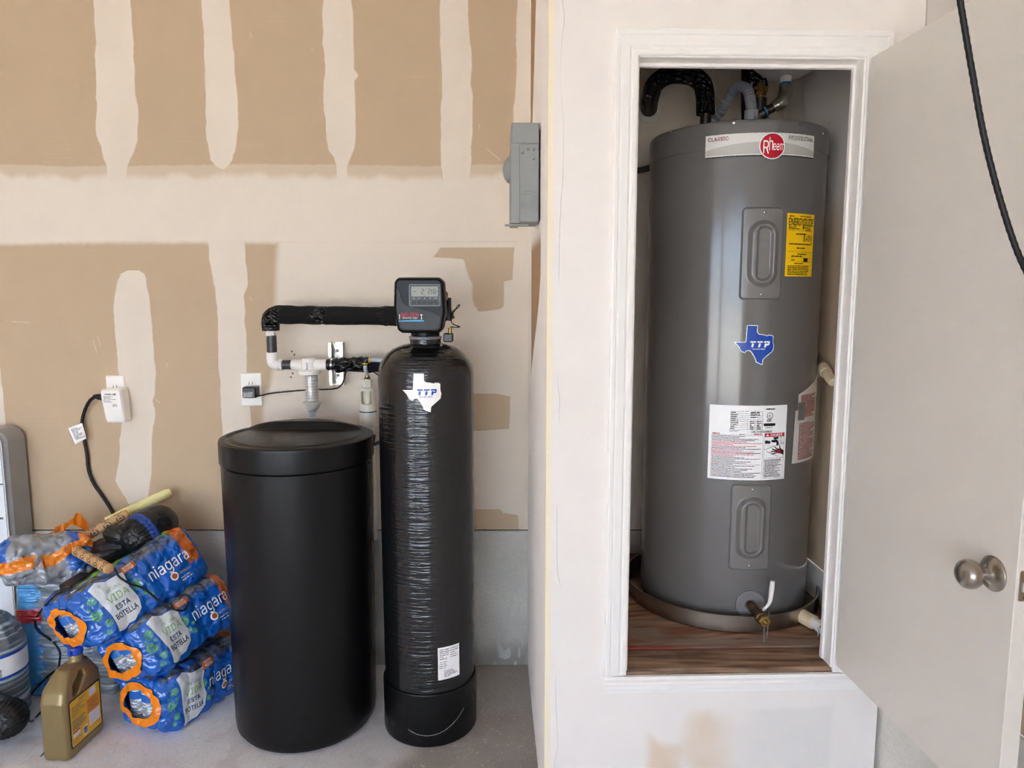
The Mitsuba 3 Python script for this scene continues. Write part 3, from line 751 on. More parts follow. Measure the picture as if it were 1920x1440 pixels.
add(k + '__grey_panel', f(moved(rect(-0.020, -0.002, 0.012, 0.052, 0.01), xf(t=(0, 0, 0.002))), 0.0026), 'print_dark_grey')

# drain valve
th, z = at_cyl(1406, 1133, HX, HY, HR)
dn = np.array([math.sin(th), -math.cos(th), 0])
q0 = np.array([HX, HY, z]) + dn * HR
k = add(wh + '__drain_valve', along([(0, -0.002), (0.0115, -0.002), (0.0115, 0.030), (0.0150, 0.032), (0.0150, 0.046), (0.0128, 0.049), (0.0128, 0.080), (0.0165, 0.082), (0.0185, 0.085), (0.0185, 0.098), (0.0150, 0.101), (0.0150, 0.108), (0.0, 0.110)], q0, q0 + dn, 24), 'old_brass', 30, label='brass ball valve')
add(k + '__escutcheon', along([(0.012, -0.003), (0.043, -0.003), (0.044, 0.004), (0.041, 0.006), (0.018, 0.006), (0.015, 0.004), (0.012, 0.0)], q0, q0 + dn, 40), 'grey_plastic', 30)
hexa = sg.Point(0, 0).buffer(0.0165, quad_segs=8)
hexp = sg.Polygon([(0.0175 * math.cos(a), 0.0175 * math.sin(a)) for a in np.arange(6) * math.pi / 3])
Rv = frame(dn)[:, [0, 2, 1]] @ np.diag([1, -1, 1])
add(k + '__cap', cat(moved(slab(hexp, 0.014, 0.002), xf(Rv, q0 + dn * 0.106)), along([(0, 0), (0.008, 0), (0.007, 0.006), (0.004, 0.009), (0, 0.010)], q0 + dn * 0.119, q0 + dn * 0.13, 16)), 'brass', 30)
hv = q0 + dn * 0.062
side = np.cross(dn, [0, 0, 1.0])
lev = [hv + np.array([0, 0, 0.013]) + side * 0.004, hv + np.array([0, 0, 0.026]) + side * 0.012, hv + np.array([0, 0, 0.045]) + side * 0.024, hv + np.array([0, 0, 0.105]) + side * 0.034]
if np.dot(side, [1, 0, 0]) < 0:
    side = -side
lev = [hv + np.array([0, 0, 0.010]) + side * 0.014, hv + np.array([0, 0, 0.020]) + side * 0.026, hv + np.array([0, 0, 0.036]) + side * 0.035, hv + np.array([0, 0, 0.070]) + side * 0.0385, hv + np.array([0, 0, 0.098]) + side * 0.040]
add(k + '__lever', tube(lev, [0.004, 0.0045, 0.006, 0.0075, 0.0065], 12, 6), 'white_plastic', 50, label='white lever handle')
add(k + '__lever_nut', cat(along([(0, 0), (0.007, 0), (0.007, 0.004), (0.004, 0.005), (0.004, 0.012), (0, 0.012)], hv + np.array([0, 0, 0.008]) + side * 0.012, hv + np.array([0, 0, 0.013]) + side * 0.03, 12)), 'steel', 40)
ca, cb = q0 + dn * 0.112 + np.array([0, 0, -0.012]), hv + np.array([0, 0, 0.004]) + side * 0.034
cm_ = (ca + cb) / 2
chain = spline([ca, ca * 0.75 + cm_ * 0.25 + np.array([0, 0, -0.040]), cm_ + np.array([0, 0, -0.088]) - dn * 0.004, cb * 0.72 + cm_ * 0.28 + np.array([0, 0, -0.05]), cb], 10)
L = np.r_[0, np.cumsum(np.linalg.norm(np.diff(chain, axis=0), axis=1))]
bead = trimesh.creation.icosphere(1, 0.0017)
pts = np.stack([np.interp(np.arange(0, L[-1], 0.0042), L, chain[:, i]) for i in range(3)], 1)
add(k + '__bead_chain', cat(*[moved(bead, xf(t=p)) for p in pts]), 'steel', True)

# drain pan
PR = 0.312
pan = [(0, PLAT + 0.0005), (PR - 0.004, PLAT + 0.0005), (PR, PLAT + 0.003), (PR, PLAT + 0.048), (PR + 0.003, PLAT + 0.050), (PR + 0.003, PLAT + 0.053), (PR - 0.002, PLAT + 0.0535), (PR - 0.003, PLAT + 0.050), (PR - 0.003, PLAT + 0.006), (PR - 0.007, PLAT + 0.0035), (0, PLAT + 0.0035)]
HPX, HPY = 0.703, 2.352
dp = 'drain_pan'
tag(dp, 'shallow round metal drain pan under the water heater', 'drain pan')
add(dp + '__tray', moved(lathe(pan, 128), xf(t=(HPX, HPY, 0))), 'pan_metal', 40)
th = math.radians(56)
pd = np.array([math.sin(th), -math.cos(th), 0])
pp = np.array([HPX, HPY, PLAT + 0.027]) + pd * (PR - 0.002)
add(dp + '__outlet_ring', along([(0, 0), (0.023, 0), (0.023, 0.006), (0.02, 0.007), (0, 0.007)], pp, pp + pd, 28), 'slot_dark', 30)
add(wh + '__stand_ring', moved(lathe([(HR - 0.012, PLAT + 0.004), (HR - 0.007, PLAT + 0.004), (HR - 0.007, HZ0 + 0.002), (HR - 0.012, HZ0 + 0.002)], 96), xf(t=(HX, HY, 0))), 'black_plastic')

# white drain pipe from the pan
dpv = 'drain_pipe'
tag(dpv, 'short white plastic drain pipe with a strap, running from the pan past the door jamb', 'pipe')
p0, p1, p2 = pp + pd * 0.006, np.array(at_z(1527, 1168, PLAT + 0.024)), np.array(at_z(1566, 1190, PLAT + 0.022))
p2 = p1 + (p2 - p1) / np.linalg.norm(p2 - p1) * 0.075
p0 = p1 - (p2 - p1) / np.linalg.norm(p2 - p1) * 0.055
add(dpv + '__coupling', rod(p0, p1, 0.0215, 28, 0.002), 'cream_pvc', 40)
add(dpv + '__pipe', rod(p1 - (p1 - p0) * 0.1, p2, 0.0172, 28, 0.001), 'white_pvc', 40)
pdm = (p2 - p1) / np.linalg.norm(p2 - p1)
add(dpv + '__strap', cat(along([(0.0180, 0), (0.0196, 0), (0.0196, 0.019), (0.0180, 0.019), (0.0180, 0)], p1 + pdm * 0.018, p2, 28), moved(cbox((0.020, 0.0016, 0.030), 0.0004), xf(rotz(0.9), p1 + pdm * 0.024 + np.array([-0.012, -0.014, -0.010])))), 'white_plastic', 40, label='perforated strap')
add(dpv + '__strap_hole', cat(*[moved(trimesh.creation.icosphere(1, 0.0026), xf(t=p1 + pdm * 0.028 + np.array([a, b, c]))) for a, b, c in ((-0.010, -0.0150, 0.0075), (-0.0146, -0.0118, -0.004))]), 'slot_dark')

# black insulated pipe looping over the heater
bi = 'insulated_bend_pipe'
tag(bi, 'black foam wrapped pipe arching from the wall down to the heater top', 'pipe')
def P(u, v, y):
    return at_y(u, v, y)
path = [P(1217, 203, 2.70), P(1219, 185, 2.60), P(1228, 158, 2.52), P(1255, 141, 2.48), P(1292, 141, 2.46), P(1315, 155, 2.44), P(1322, 180, 2.43), P(1323, 214, 2.43)]
add(bi + '__foam', tube(path, 0.030, 20, 8), 'tape_black', True)
add(bi + '__nipple', rod(path[-1] + np.array([0, 0, 0.02]), [path[-1][0], path[-1][1], HZ1 - 0.002], 0.017, 20), 'dark_nickel', 40)
add(bi + '__wall_flange', along([(0, 0), (0.040, 0), (0.039, 0.004), (0.033, 0.007), (0.0, 0.007)], (path[0][0], YB - 0.0005, path[0][2] - 0.01), (path[0][0], YB - 0.1, path[0][2] - 0.01), 32), 'tank_white', 30)

# grey flexible conduit
gf = 'flexible_conduit'
tag(gf, 'grey flexible electrical conduit arching above the water heater', 'conduit')
gp = [P(1335, 232, 2.56), P(1352, 208, 2.54), P(1371, 176, 2.50), P(1388, 161, 2.47), P(1401, 168, 2.43), P(1407, 188, 2.41), P(1409, 212, 2.40)]
gpath = spline(gp, 24)
add(gf + '__hose', tube(gpath, 0.0165 + 0.0012 * np.sign(np.sin(np.arange(len(gpath)) * 1.6)), 16), 'conduit_grey', 60)
add(gf + '__nut', rod(gpath[-1] + np.array([0, 0, 0.010]), [gpath[-1][0], gpath[-1][1], HZ1 + 0.002], 0.023, 8, 0.003), 'conduit_grey', 30)
add('conduit_knockout', moved(lathe([(0, 0), (0.017, 0), (0.017, 0.004), (0.008, 0.007), (0, 0.007)], 20), xf(t=(*P(1378, 221, 2.30)[:2], HZ1 + 0.003))), 'brass', 40, label='small brass plug on the heater top in front of the conduit', cat='plug')

# expansion tank with elbow
et = 'expansion_tank'
tag(et, 'white domed expansion tank hanging upside down above the water heater', 'expansion tank')
ec = P(1470, 130, 2.42)
eb = ec[2] - 0.030
add(et + '__vessel', moved(lathe([(0, eb), (0.03, eb + 0.001), (0.06, eb + 0.009), (0.09, eb + 0.024), (0.112, eb + 0.044), (0.125, eb + 0.075), (0.128, eb + 0.10), (0.128, eb + 0.36), (0.11, eb + 0.42), (0.06, eb + 0.45), (0, eb + 0.455)], 64), xf(t=(ec[0], ec[1], 0))), 'tank_white', 40)
nb = np.array([ec[0], ec[1] - 0.02, eb + 0.004])
add(et + '__collar', rod(nb, nb - np.array([0, 0, 0.022]), 0.017, 20, 0.002), 'white_plastic', 40)
add(et + '__thread_tape', rod(nb - np.array([0, 0, 0.020]), nb - np.array([0, 0, 0.030]), 0.0165, 20), 'blue_tape', 40)
elb = [nb - np.array([0, 0, 0.028]), nb - np.array([0, 0, 0.055]), nb + np.array([-0.010, 0.0, -0.080]), nb + np.array([-0.035, 0.004, -0.096])]
add(et + '__elbow', tube(elb, [0.019, 0.021, 0.021, 0.0185], 20, 8), 'galvanized', 40)
te = elb[-1]
add(et + '__nipple', rod(te + np.array([0.006, 0, 0.003]), te + np.array([-0.032, 0.006, -0.016]), 0.0145, 20), 'dark_nickel', 40)
add(et + '__tee', cat(tube([te + np.array([-0.030, 0.005, -0.016]), te + np.array([-0.045, 0.008, -0.024])], 0.021, 20), rod(te + np.array([-0.040, 0.008, 0.030]), [te[0] - 0.040, te[1] + 0.008, HZ1], 0.0195, 20)), 'dark_nickel', 40)
add(et + '__tape_ring', along([(0.015, 0), (0.020, 0), (0.020, 0.004), (0.015, 0.004)], te + np.array([-0.022, 0.0035, -0.0115]), te + np.array([-0.03, 0.005, -0.016]), 24), 'blue_tape')

bvx = P(1440, 180, 2.44)
bv = 'shutoff_valve'
tag(bv, 'small brass shutoff valve on a black wrapped riser beside the expansion tank elbow', 'valve')
add(bv + '__body', cat(rod([te[0] - 0.040, te[1] + 0.008, te[2] + 0.030], [te[0] - 0.040, te[1] + 0.008, te[2] + 0.078], 0.013, 20), rod([te[0] - 0.040, te[1] + 0.008, te[2] + 0.038], [te[0] - 0.040, te[1] + 0.008, te[2] + 0.050], 0.019, 6, 0.002), rod([te[0] - 0.062, te[1] + 0.008, te[2] + 0.060], [te[0] - 0.018, te[1] + 0.008, te[2] + 0.060], 0.0085, 16)), 'brass', 40)
rb = np.array([te[0] - 0.045, te[1] + 0.05, te[2]])
add(bv + '__riser', cat(tube([rb + np.array([0, 0.0, -0.06]), rb + np.array([-0.01, 0, 0.03]), rb + np.array([-0.012, 0.005, 0.20])], 0.033, 16, 8), tube([rb + np.array([0.0, 0, 0.075]), rb + np.array([0.03, -0.02, 0.078])], 0.022, 14)), 'tape_black', True)

# corrugated relief discharge pipe on the right
tp = 'relief_pipe'
tag(tp, 'corrugated metal relief pipe with a cream plastic end reaching to the closet side wall', 'pipe')
wx = (CM @ np.array([UR, 0.30, 0, 1]))[:3]
a3, b3, c3 = P(1515, 640, 2.42), P(1543, 690, 2.25), P(1570, 728, 2.12)
cor = spline([a3 + (a3 - b3) * 0.9, a3, b3], 30)
add(tp + '__hose', tube(cor, 0.0125 + 0.0016 * np.sin(np.arange(len(cor)) * 1.5), 16), 'galvanized', 60)
dd = (c3 - b3) / np.linalg.norm(c3 - b3)
add(tp + '__coupling', rod(b3 - dd * 0.004, b3 + dd * 0.036, 0.0185, 24, 0.002), 'cream_pvc', 40)
add(tp + '__end_pipe', tube([b3 + dd * 0.03, b3 + dd * 0.075, b3 + dd * 0.10, b3 + dd * 0.104], [0.0155, 0.0155, 0.013, 0.006], 24), 'cream_pvc', 40)

gc = 'grey_cable'
c0 = P(1176, 322, 2.66)
add(gc, tube([P(1150, 324, 2.67), P(1195, 320, 2.66), P(1230, 312, 2.66), P(1300, 300, 2.67)], 0.011, 12, 8), 'dark_pipe', 40, label='dark cable running across the closet back wall behind the heater', cat='cable')

# rope hanging in front of the door
rp = spline([at_y(1776, -150, 1.02), at_y(1800, 0, 1.02), at_y(1822, 130, 1.02), at_y(1846, 260, 1.02), at_y(1880, 390, 1.02), at_y(1920, 500, 1.02), at_y(1985, 610, 1.05), at_y(2080, 690, 1.10)], 40)
rp = np.vstack([[rp[0][0] - 0.06, rp[0][1], CEIL - 0.004], rp])
rp[-1][0] = min(rp[-1][0], 1.03)
s_ = np.arange(400) / 399
L = np.r_[0, np.cumsum(np.linalg.norm(np.diff(rp, axis=0), axis=1))]
pts = np.stack([np.interp(s_ * L[-1], L, rp[:, i]) for i in range(3)], 1)
add('rope', tube(pts, 0.0042 + 0.0003 * np.sin(np.arange(400) * 2.1), 10), 'cord_black', True, label='black braided rope hanging in a curve in front of the open closet door', cat='rope')
w1 = (CM @ np.array([UR - 0.006, -0.35, 0, 1]))[:3]
q = at_z(1735, 1425, 0.40)
cx = [(CM @ np.array([UR - 0.0075, w, z, 1]))[:3] for w, z in ((-0.20, 1.30), (-0.24, 0.9), (-0.30, 0.5), (-0.333, 0.33), (-0.36, 0.16), (-0.38, 0.006))]
add('hanging_cord', tube(cx, 0.0065, 10, 10), 'cord_black', True, label='black cord hanging down the concrete under the door at lower right', cat='cord')

# ------------------------------------------------------------------ water softener
def wound(p, n, uv):
    th = dr.atan2(p.x + 0.281, -(p.y - 2.336))
    return fbm(th * 2.0 + p.z * 3, p.z * 230, 1.0, 2) + 0.15 * noise(th * 14, p.z * 420)
mat('wound_tank', (15, 15, 16), 0.13, 0.55, bump=wound, bump_scale=0.0020, clearcoat=0.6, clearcoat_gloss=0.9)
mat('valve_black', (9, 9, 10), 0.34, 0.22)
mat('valve_side', (26, 26, 27), 0.34, 0.3)
mat('lcd', (128, 130, 114), 0.3, 0.5)
mat('lcd_ink', (82, 84, 74), 0.4, 0.4)
mat('bezel_grey', (128, 128, 128), 0.35, 0.5)

SX, SY, SR = -0.281, 2.336, 0.1545
ws = 'water_softener'
tag(ws, 'tall black fibre wound softener tank with a digital control head, right of the brine tank', 'water softener')
zs, zt = 1.205, 1.322
dome = [(SR * math.cos(a) ** 0.75, zs + (zt - 0.012 - zs) * math.sin(a)) for a in np.linspace(0, math.radians(72), 18)]
add(ws + '__tank', moved(lathe([(0, 0.165), (SR - 0.004, 0.165), (SR - 0.002, 0.30), (SR, 0.7)] + dome + [(0.050, zt - 0.014), (0.050, zt), (0, zt)], 128), xf(t=(SX, SY, 0))), 'wound_tank', 40)
SB = SR + 0.003
k = add(ws + '__base', moved(lathe([(0, 0.0005), (SB - 0.006, 0.0005), (SB - 0.001, 0.006), (SB, 0.014), (SB + 0.001, 0.178), (SB - 0.001, 0.182), (SB - 0.004, 0.183), (SB - 0.005, 0.165), (0, 0.165)], 128), xf(t=(SX, SY, 0))), 'black_satin', 35)
fb = cyl_map(SX, SY, SB + 0.0005, 0.05, 0.045)
add(k + '__mould_line', fb(flat(sg.LineString([(x, 0.062 * (x / 0.13) ** 2) for x in np.linspace(-0.065, 0.13, 20)]).buffer(0.0011), 0.02), 0.0006), 'bezel_grey', True)
def smap(u, v):
    th, z = at_cyl(u, v, SX, SY, SR)
    return cyl_map(SX, SY, SR, th, z)
state_decal(ws, smap(790.5, 737), 0.262, 'print_white', 'print_white', 'print_blue', '')
th, z = at_cyl(842, 1241, SX, SY, SR - 0.001)
f = cyl_map(SX, SY, SR - 0.001, th, z)
k = add(ws + '__data_label', f(rect(-0.038, -0.055, 0.038, 0.055, 0.012), 0.002), 'print_white', True)
add(k + '__print', cat(*[f(m, 0.0026) for m in (scribble(-0.033, 0.012, 0.0, 0.05, 6, 0.4, 61), scribble(0.004, 0.014, 0.034, 0.05, 5, 0.3, 62), scribble(-0.033, -0.018, -0.008, 0.008, 4, 0.3, 63), scribble(-0.018, -0.048, 0.034, -0.024, 5, 0.45, 64))]), 'print_dark_grey')
add(ws + '__collar', moved(lathe([(0, zt), (0.052, zt), (0.053, zt + 0.002), (0.053, zt + 0.006), (0.051, zt + 0.009), (0, zt + 0.009)], 64), xf(t=(SX, SY, 0))), 'bezel_grey', 30)

# control head: built facing -y round its own centre
HC = np.array([-0.281, 0, 1.432])
yf, yb = 2.195, 2.405
outline = sg.Polygon([(-0.064, 0.0825), (0.060, 0.0825), (0.0745, 0.070), (0.0785, -0.020), (0.070, -0.072), (0.056, -0.0835), (-0.054, -0.0835), (-0.068, -0.074), (-0.0785, -0.015), (-0.0745, 0.070)]).buffer(-0.012).buffer(0.014, quad_segs=8)
def ring_hull(layers):
    P = []
    for y, inset in layers:
        c = np.array(outline.buffer(-inset, quad_segs=6).exterior.coords) if inset else np.array(outline.exterior.coords)
        P.append(np.c_[c[:, 0], np.full(len(c), y), c[:, 1]])
    return hull(np.vstack(P))
hd = ws + '__control_head'
add(hd, moved(ring_hull([(yf, 0.010), (yf + 0.004, 0.004), (yf + 0.012, 0.001), (yf + 0.028, 0.0)]), xf(t=HC)), 'valve_black', 30, label='black control head with a grey display')
add(hd + '__side_shell', moved(ring_hull([(yf + 0.030, 0.0015), (yf + 0.080, 0.0035), (yf + 0.088, 0.008)]), xf(t=HC)), 'valve_side', 30)
add(hd + '__rear_body', lo_hi((-0.345, yf + 0.085, 1.375), (-0.214, yb + 0.03, 1.482), 0.012), 'valve_black', 30)
add(hd + '__neck', moved(lathe([(0, zt + 0.011), (0.046, zt + 0.011), (0.046, 1.385), (0, 1.385)], 40), xf(t=(SX, SY, 0))), 'valve_black', 30)
fp = plane_map((HC[0], yf - 0.0005, HC[2]), (1, 0, 0), (0, 0, 1))
low = sg.Polygon([(-0.068, 0.052)] + [(-0.056 + 0.0 + 0.030 * (1 - math.cos(a)), 0.036 - 0.040 * math.sin(a)) for a in np.linspace(0, math.pi / 2, 10)] + [(0.0, -0.012), (0.030, -0.018), (0.055, -0.030), (0.064, -0.034), (0.064, -0.04), (0.058, -0.066), (0.044, -0.072), (-0.044, -0.072), (-0.056, -0.066), (-0.067, -0.015)])
lowm = extr(low.intersection(outline.buffer(-0.010)).buffer(-0.001).buffer(0.001), 0.0035)
add(hd + '__lower_cover', fp(lowm, 0.0), 'valve_side', 30)
def hp(u, v):
    q = at_y(u, v, yf)
    return q[0] - HC[0], q[2] - HC[2]
bx0, by1 = hp(767, 533)
bx1, by0 = hp(826, 574)
bw, bh = bx1 - bx0, by1 - by0
bc = ((bx0 + bx1) / 2, (by0 + by1) / 2)
add(hd + '__display', fp(moved(slab(rrect(bw, bh, 0.006), 0.003, 0.0008), xf(t=(*bc, 0))), 0), 'black_plastic')
add(hd + '__display__bezel', fp(extr(rrect(bw, bh, 0.006, *bc).difference(rrect(bw - 0.0032, bh - 0.0032, 0.005, *bc)), 0.0042), 0), 'bezel_grey')
lx, ly = bc[0], bc[1] + bh * 0.17
lw, lh = bw * 0.83, bh * 0.42
add(hd + '__display__screen', fp(rect(lx - lw / 2, ly - lh / 2, lx + lw / 2, ly + lh / 2), 0.0034), 'lcd')
add(hd + '__display__screen_frame', fp(extr(rrect(lw + 0.003, lh + 0.003, 0.001, lx, ly).difference(rrect(lw, lh, 0.001, lx, ly)), 0.001), 0.003), 'bezel_grey')
SEG = {'0': 'abcdef', '1': 'bc', '2': 'abged', '3': 'abgcd', '-': 'g'}
def seven(ch, x, y, w, h, t=0.0011):
    q = {'a': ((0, h), (w, h)), 'b': ((w, h), (w, h / 2)), 'c': ((w, h / 2), (w, 0)), 'd': ((0, 0), (w, 0)), 'e': ((0, 0), (0, h / 2)), 'f': ((0, h / 2), (0, h)), 'g': ((0, h / 2), (w, h / 2))}
    return [flat(sg.LineString([(x + a[0], y + a[1]), (x + b[0], y + b[1])]).buffer(t, cap_style='flat'), 0.05) for a, b in (q[s] for s in SEG[ch])]
dg, hgt, wd = [], lh * 0.5, 0.0058
for ch, x in (('2', -0.009), ('2', 0.011), ('1', 0.0165), ('0', 0.0265)):
    dg += seven(ch, lx + x, ly - hgt / 2, wd if ch != '1' else wd * 0.8, hgt)
dg += [rect(lx + 0.0200, ly + k_, lx + 0.0212, ly + k_ + 0.0013) for k_ in (-0.003, 0.002)]
dg += [scribble(lx - 0.034, ly - 0.002, lx - 0.024, ly + 0.001, 1, 0.7, 71), scribble(lx - 0.006, ly - lh / 2 + 0.0008, lx + 0.012, ly - lh / 2 + 0.003, 1, 0.6, 72), scribble(lx + 0.034, ly - 0.004, lx + 0.0375, ly, 1, 0.7, 73)]
add(hd + '__display__digits', cat(*[fp(m, 0.0040) for m in dg]), 'lcd_ink')
icons = []
for i in range(5):
    x = bc[0] + (i - 2) * bw * 0.172
    y = bc[1] - bh * 0.14
    if i == 2:
        icons += [flat(sg.Polygon([(x - 0.003, y - 0.002), (x + 0.003, y - 0.002), (x, y + 0.0025)]), 0.05)]
    elif i == 3:
        icons += [flat(sg.Polygon([(x - 0.003, y + 0.002), (x + 0.003, y + 0.002), (x, y - 0.0025)]), 0.05)]
    else:
        icons += [scribble(x - 0.006, y - 0.0018, x + 0.006, y + 0.0022, 2, 0.6, 74 + i)]
    add(hd + '__display__button', fp(moved(slab(rrect(bw * 0.13, bh * 0.17, 0.002), 0.0012, 0.0005), xf(t=(x, bc[1] - bh * 0.33, 0))), 0.003), 'valve_side')
add(hd + '__display__icons', cat(*[fp(m, 0.0036) for m in icons]), 'bezel_grey')
nx, ny = hp(771.5, 594.5)
nw, nh = 0.0385, 0.0135
g = lambda m, o: fp(moved(m, xf(t=(nx, ny, 0))), 0.0036 + o)
k = add(hd + '__brand_label', g(rect(-nw, -nh, nw, nh), 0.0), 'print_black')
add(k + '__swoosh', g(flat(sg.Polygon([(-nw, -nh), (nw, -nh), (nw, -nh + 0.0045), (0.01, -nh + 0.0055), (-nw, -nh + 0.003)]), 0.05), 0.0004), 'print_light_blue')
add(k + '__lettering', g(text('NELSEN', 0.0118, True, 0.86, -0.004, 0.0010), 0.0004), 'print_red')
add(k + '__small_lettering', cat(g(text('WATER SOLUTIONS', 0.0036, True, 0.98, -0.004, -0.0045), 0.0006), g(rect(-nw + 0.002, -0.006, -nw + 0.0045, 0.009), 0.0004), g(flat(sg.Polygon([(0.026, 0.008), (0.035, 0.008), (0.035, 0.006), (0.032, 0.005), (0.032, -0.005), (0.034, -0.007), (0.028, -0.007), (0.030, -0.005), (0.030, 0.005)]), 0.05), 0.0004)), 'print_cream')
def pv(u, v, y):
    return at_y(u, v, y)
add(hd + '__wire', tube([pv(845, 590, 2.33), pv(851, 582, 2.33), pv(859, 577, 2.33), pv(862, 572, 2.33), pv(858, 573, 2.33), pv(853, 582, 2.33), pv(847, 592, 2.33), pv(846, 602, 2.33), pv(850, 608, 2.33), pv(862, 613, 2.33), pv(844, 613.5, 2.33)], 0.0016, 8, 6), 'cord_black', True)
add(hd + '__bracket', cat(lo_hi(pv(842, 590, 2.34) - [0.003, 0.01, 0.02], pv(842, 590, 2.34) + [0.006, 0.03, 0.055], 0.003), lo_hi(pv(841, 633, 2.33) - [0.016, 0.012, 0.014], pv(841, 633, 2.33) + [0.014, 0.03, 0.014], 0.003), rod((-0.225, 2.35, 1.44), pv(842, 600, 2.35), 0.02, 16)), 'black_plastic', 30)
add(hd + '__fitting', rod(pv(844, 628, 2.33), pv(844, 615, 2.33), 0.006, 16, 0.001), 'brass', 40)

# ------------------------------------------------------------------ brine tank
BX, BY = -0.716, 2.368
bt = 'brine_tank'
tag(bt, 'wide black plastic brine drum with a domed lid, left of the softener tank', 'brine tank')
zl = 0.925
add(bt + '__drum', moved(lathe([(0, 0.001), (0.200, 0.001), (0.222, 0.006), (0.233, 0.022), (0.236, 0.05), (0.2440, zl - 0.008), (0.2400, zl - 0.0035), (0.2400, zl + 0.02), (0, zl + 0.02)], 160), xf(t=(BX, BY, 0))), 'black_satin', 30)
ss0 = lambda a_, b_, q_: (lambda t_: t_ * t_ * (3 - 2 * t_))(np.clip((q_ - a_) / (b_ - a_), 0, 1))
nth, rings = 160, [(0.243, zl), (0.2475, zl), (0.2485, zl + 0.002), (0.2490, zl + 0.066), (0.2475, zl + 0.072), (0.240, zl + 0.0765), (0.231, zl + 0.0765), (0.226, zl + 0.0715), (0.219, zl + 0.0705), (0.212, zl + 0.0735)] + [(r_, zl + 0.0865 - 0.0095 * (r_ / 0.205) ** 3) for r_ in np.linspace(0.205, 0.002, 44)] + [(0.0, zl + 0.087)]
ang = np.arange(nth) * 2 * np.pi / nth
V = []
for r, z in rings:
    x, y = r * np.sin(ang), -r * np.cos(ang)
    rear = np.clip((y + 0.02) / 0.16, 0, 1)
    ridge = np.where(r < 0.2315, 0.026 * ss0(0.028, 0.050, y - 0.9 * x * x) * np.clip(1 - (r / 0.228) ** 4, 0, 1), 0)
    V.append(np.stack([x, y, z + ridge], 1))
V = np.vstack(V)
F = []
for i in range(len(rings) - 1):
    for j in range(nth):
        a, b = i * nth + j, i * nth + (j + 1) % nth
        F += [[a, b, b + nth], [a, b + nth, a + nth]]
F = np.array(F)
lid = trimesh.Trimesh(V, F, process=False)
add(bt + '__lid', moved(lid, xf(t=(BX, BY, 0))), 'black_satin', 35)
bl = 'brine_line'
add(bl, tube([(BX + 0.2435, BY + 0.06, 0.985), pv(700, 832, 2.40), pv(709, 830, 2.40), (SX - SR - 0.0045, 2.40, pv(716, 828, 2.40)[2])], 0.0055, 12, 6), 'cord_black', True, label='short black tube bridging the gap between the brine tank and the softener', cat='tube')

# ------------------------------------------------------------------ plumbing on the back wall
pi = 'softener_pipe'
tag(pi, 'black foam insulated water pipe with white elbows running from the control head along the wall', 'pipe')
Yp = 2.615
a, b, c = pv(528, 590, 2.585), pv(640, 592, 2.53), pv(772, 593, 2.435)
def foam(p, q, r0, r1, n=30):
    p, q = np.asarray(p), np.asarray(q)
    t = np.linspace(0, 1, n)
    return tube([p - (q - p) * 1e-4] + [p + (q - p) * s for s in t] + [q + (q - p) * 1e-4], np.r_[r0 * 0.75, r0 + (r1 - r0) * t + 0.0012 * np.sin(t * 9), r1 * 0.75], 24)
m1, m2 = a + (b - a) * 0.48, a + (b - a) * 0.60
add(pi + '__foam', foam(a, a + (b - a) * 0.60, 0.0325, 0.032), 'foam_black', 40)
add(pi + '__foam', foam(a + (b - a) * 0.74, c, 0.0310, 0.0325), 'foam_black', 40)
def wrap(p, q, r, n=40, amp=0.003, freq=11):
    p, q = np.asarray(p), np.asarray(q)
    t = np.linspace(0, 1, n)
    m = tube([p + (q - p) * s for s in t], r, 28)
    v = np.array(m.vertices)
    v += (meshkit.noise(v * 90, 3)[:, None] - 0.5) * amp * 2
    m.vertices = v
    return m
add(pi + '__tape_wrap', wrap(a + (b - a) * 0.555, a + (b - a) * 0.79, 0.0318), 'tape_black', True)
add(pi + '__tape_wrap', wrap(c + (b - c) * 0.42, c + (b - c) * 0.22, 0.0335), 'tape_black', True)
ex = pv(506, 592, 2.60)
add(pi + '__elbow', cat(tube([a + (b - a) * 0.04, a + np.array([-0.012, 0.003, 0.0]), np.array([ex[0] + 0.008, 2.60, ex[2] - 0.008]), np.array([ex[0], 2.605, ex[2] - 0.028]), np.array([ex[0], 2.605, pv(506, 620, 2.605)[2]])], [0.0325, 0.034, 0.034, 0.0325, 0.030], 24, 10)), 'tape_black', True)
def vz(v, y=2.605):
    return pv(506, v, y)[2]
add(pi + '__nut', rod((ex[0], 2.605, vz(618)), (ex[0], 2.605, vz(630)), 0.0195, 8, 0.002), 'white_pvc', 30)
add(pi + '__riser', rod((ex[0] + 0.001, 2.605, vz(628)), (ex[0] + 0.001, 2.605, vz(664)), 0.0178, 28), 'dark_pipe', 40)
hz = pv(520, 684, Yp)[2]
add(pi + '__white_elbow', cat(tube([(ex[0] + 0.001, 2.605, vz(660)), (ex[0] + 0.001, 2.606, vz(672)), (ex[0] + 0.004, 2.608, hz + 0.008), (ex[0] + 0.016, 2.61, hz), (pv(522, 684, Yp)[0], Yp, hz), (pv(531, 684, Yp)[0], Yp, hz)], 0.0212, 28, 8)), 'white_pvc', True)
X = lambda u, y=Yp: pv(u, 684, y)[0]
add(pi + '__coupling', rod((X(529), Yp, hz), (X(549), Yp, hz), 0.0172, 28), 'dark_pipe', 40)
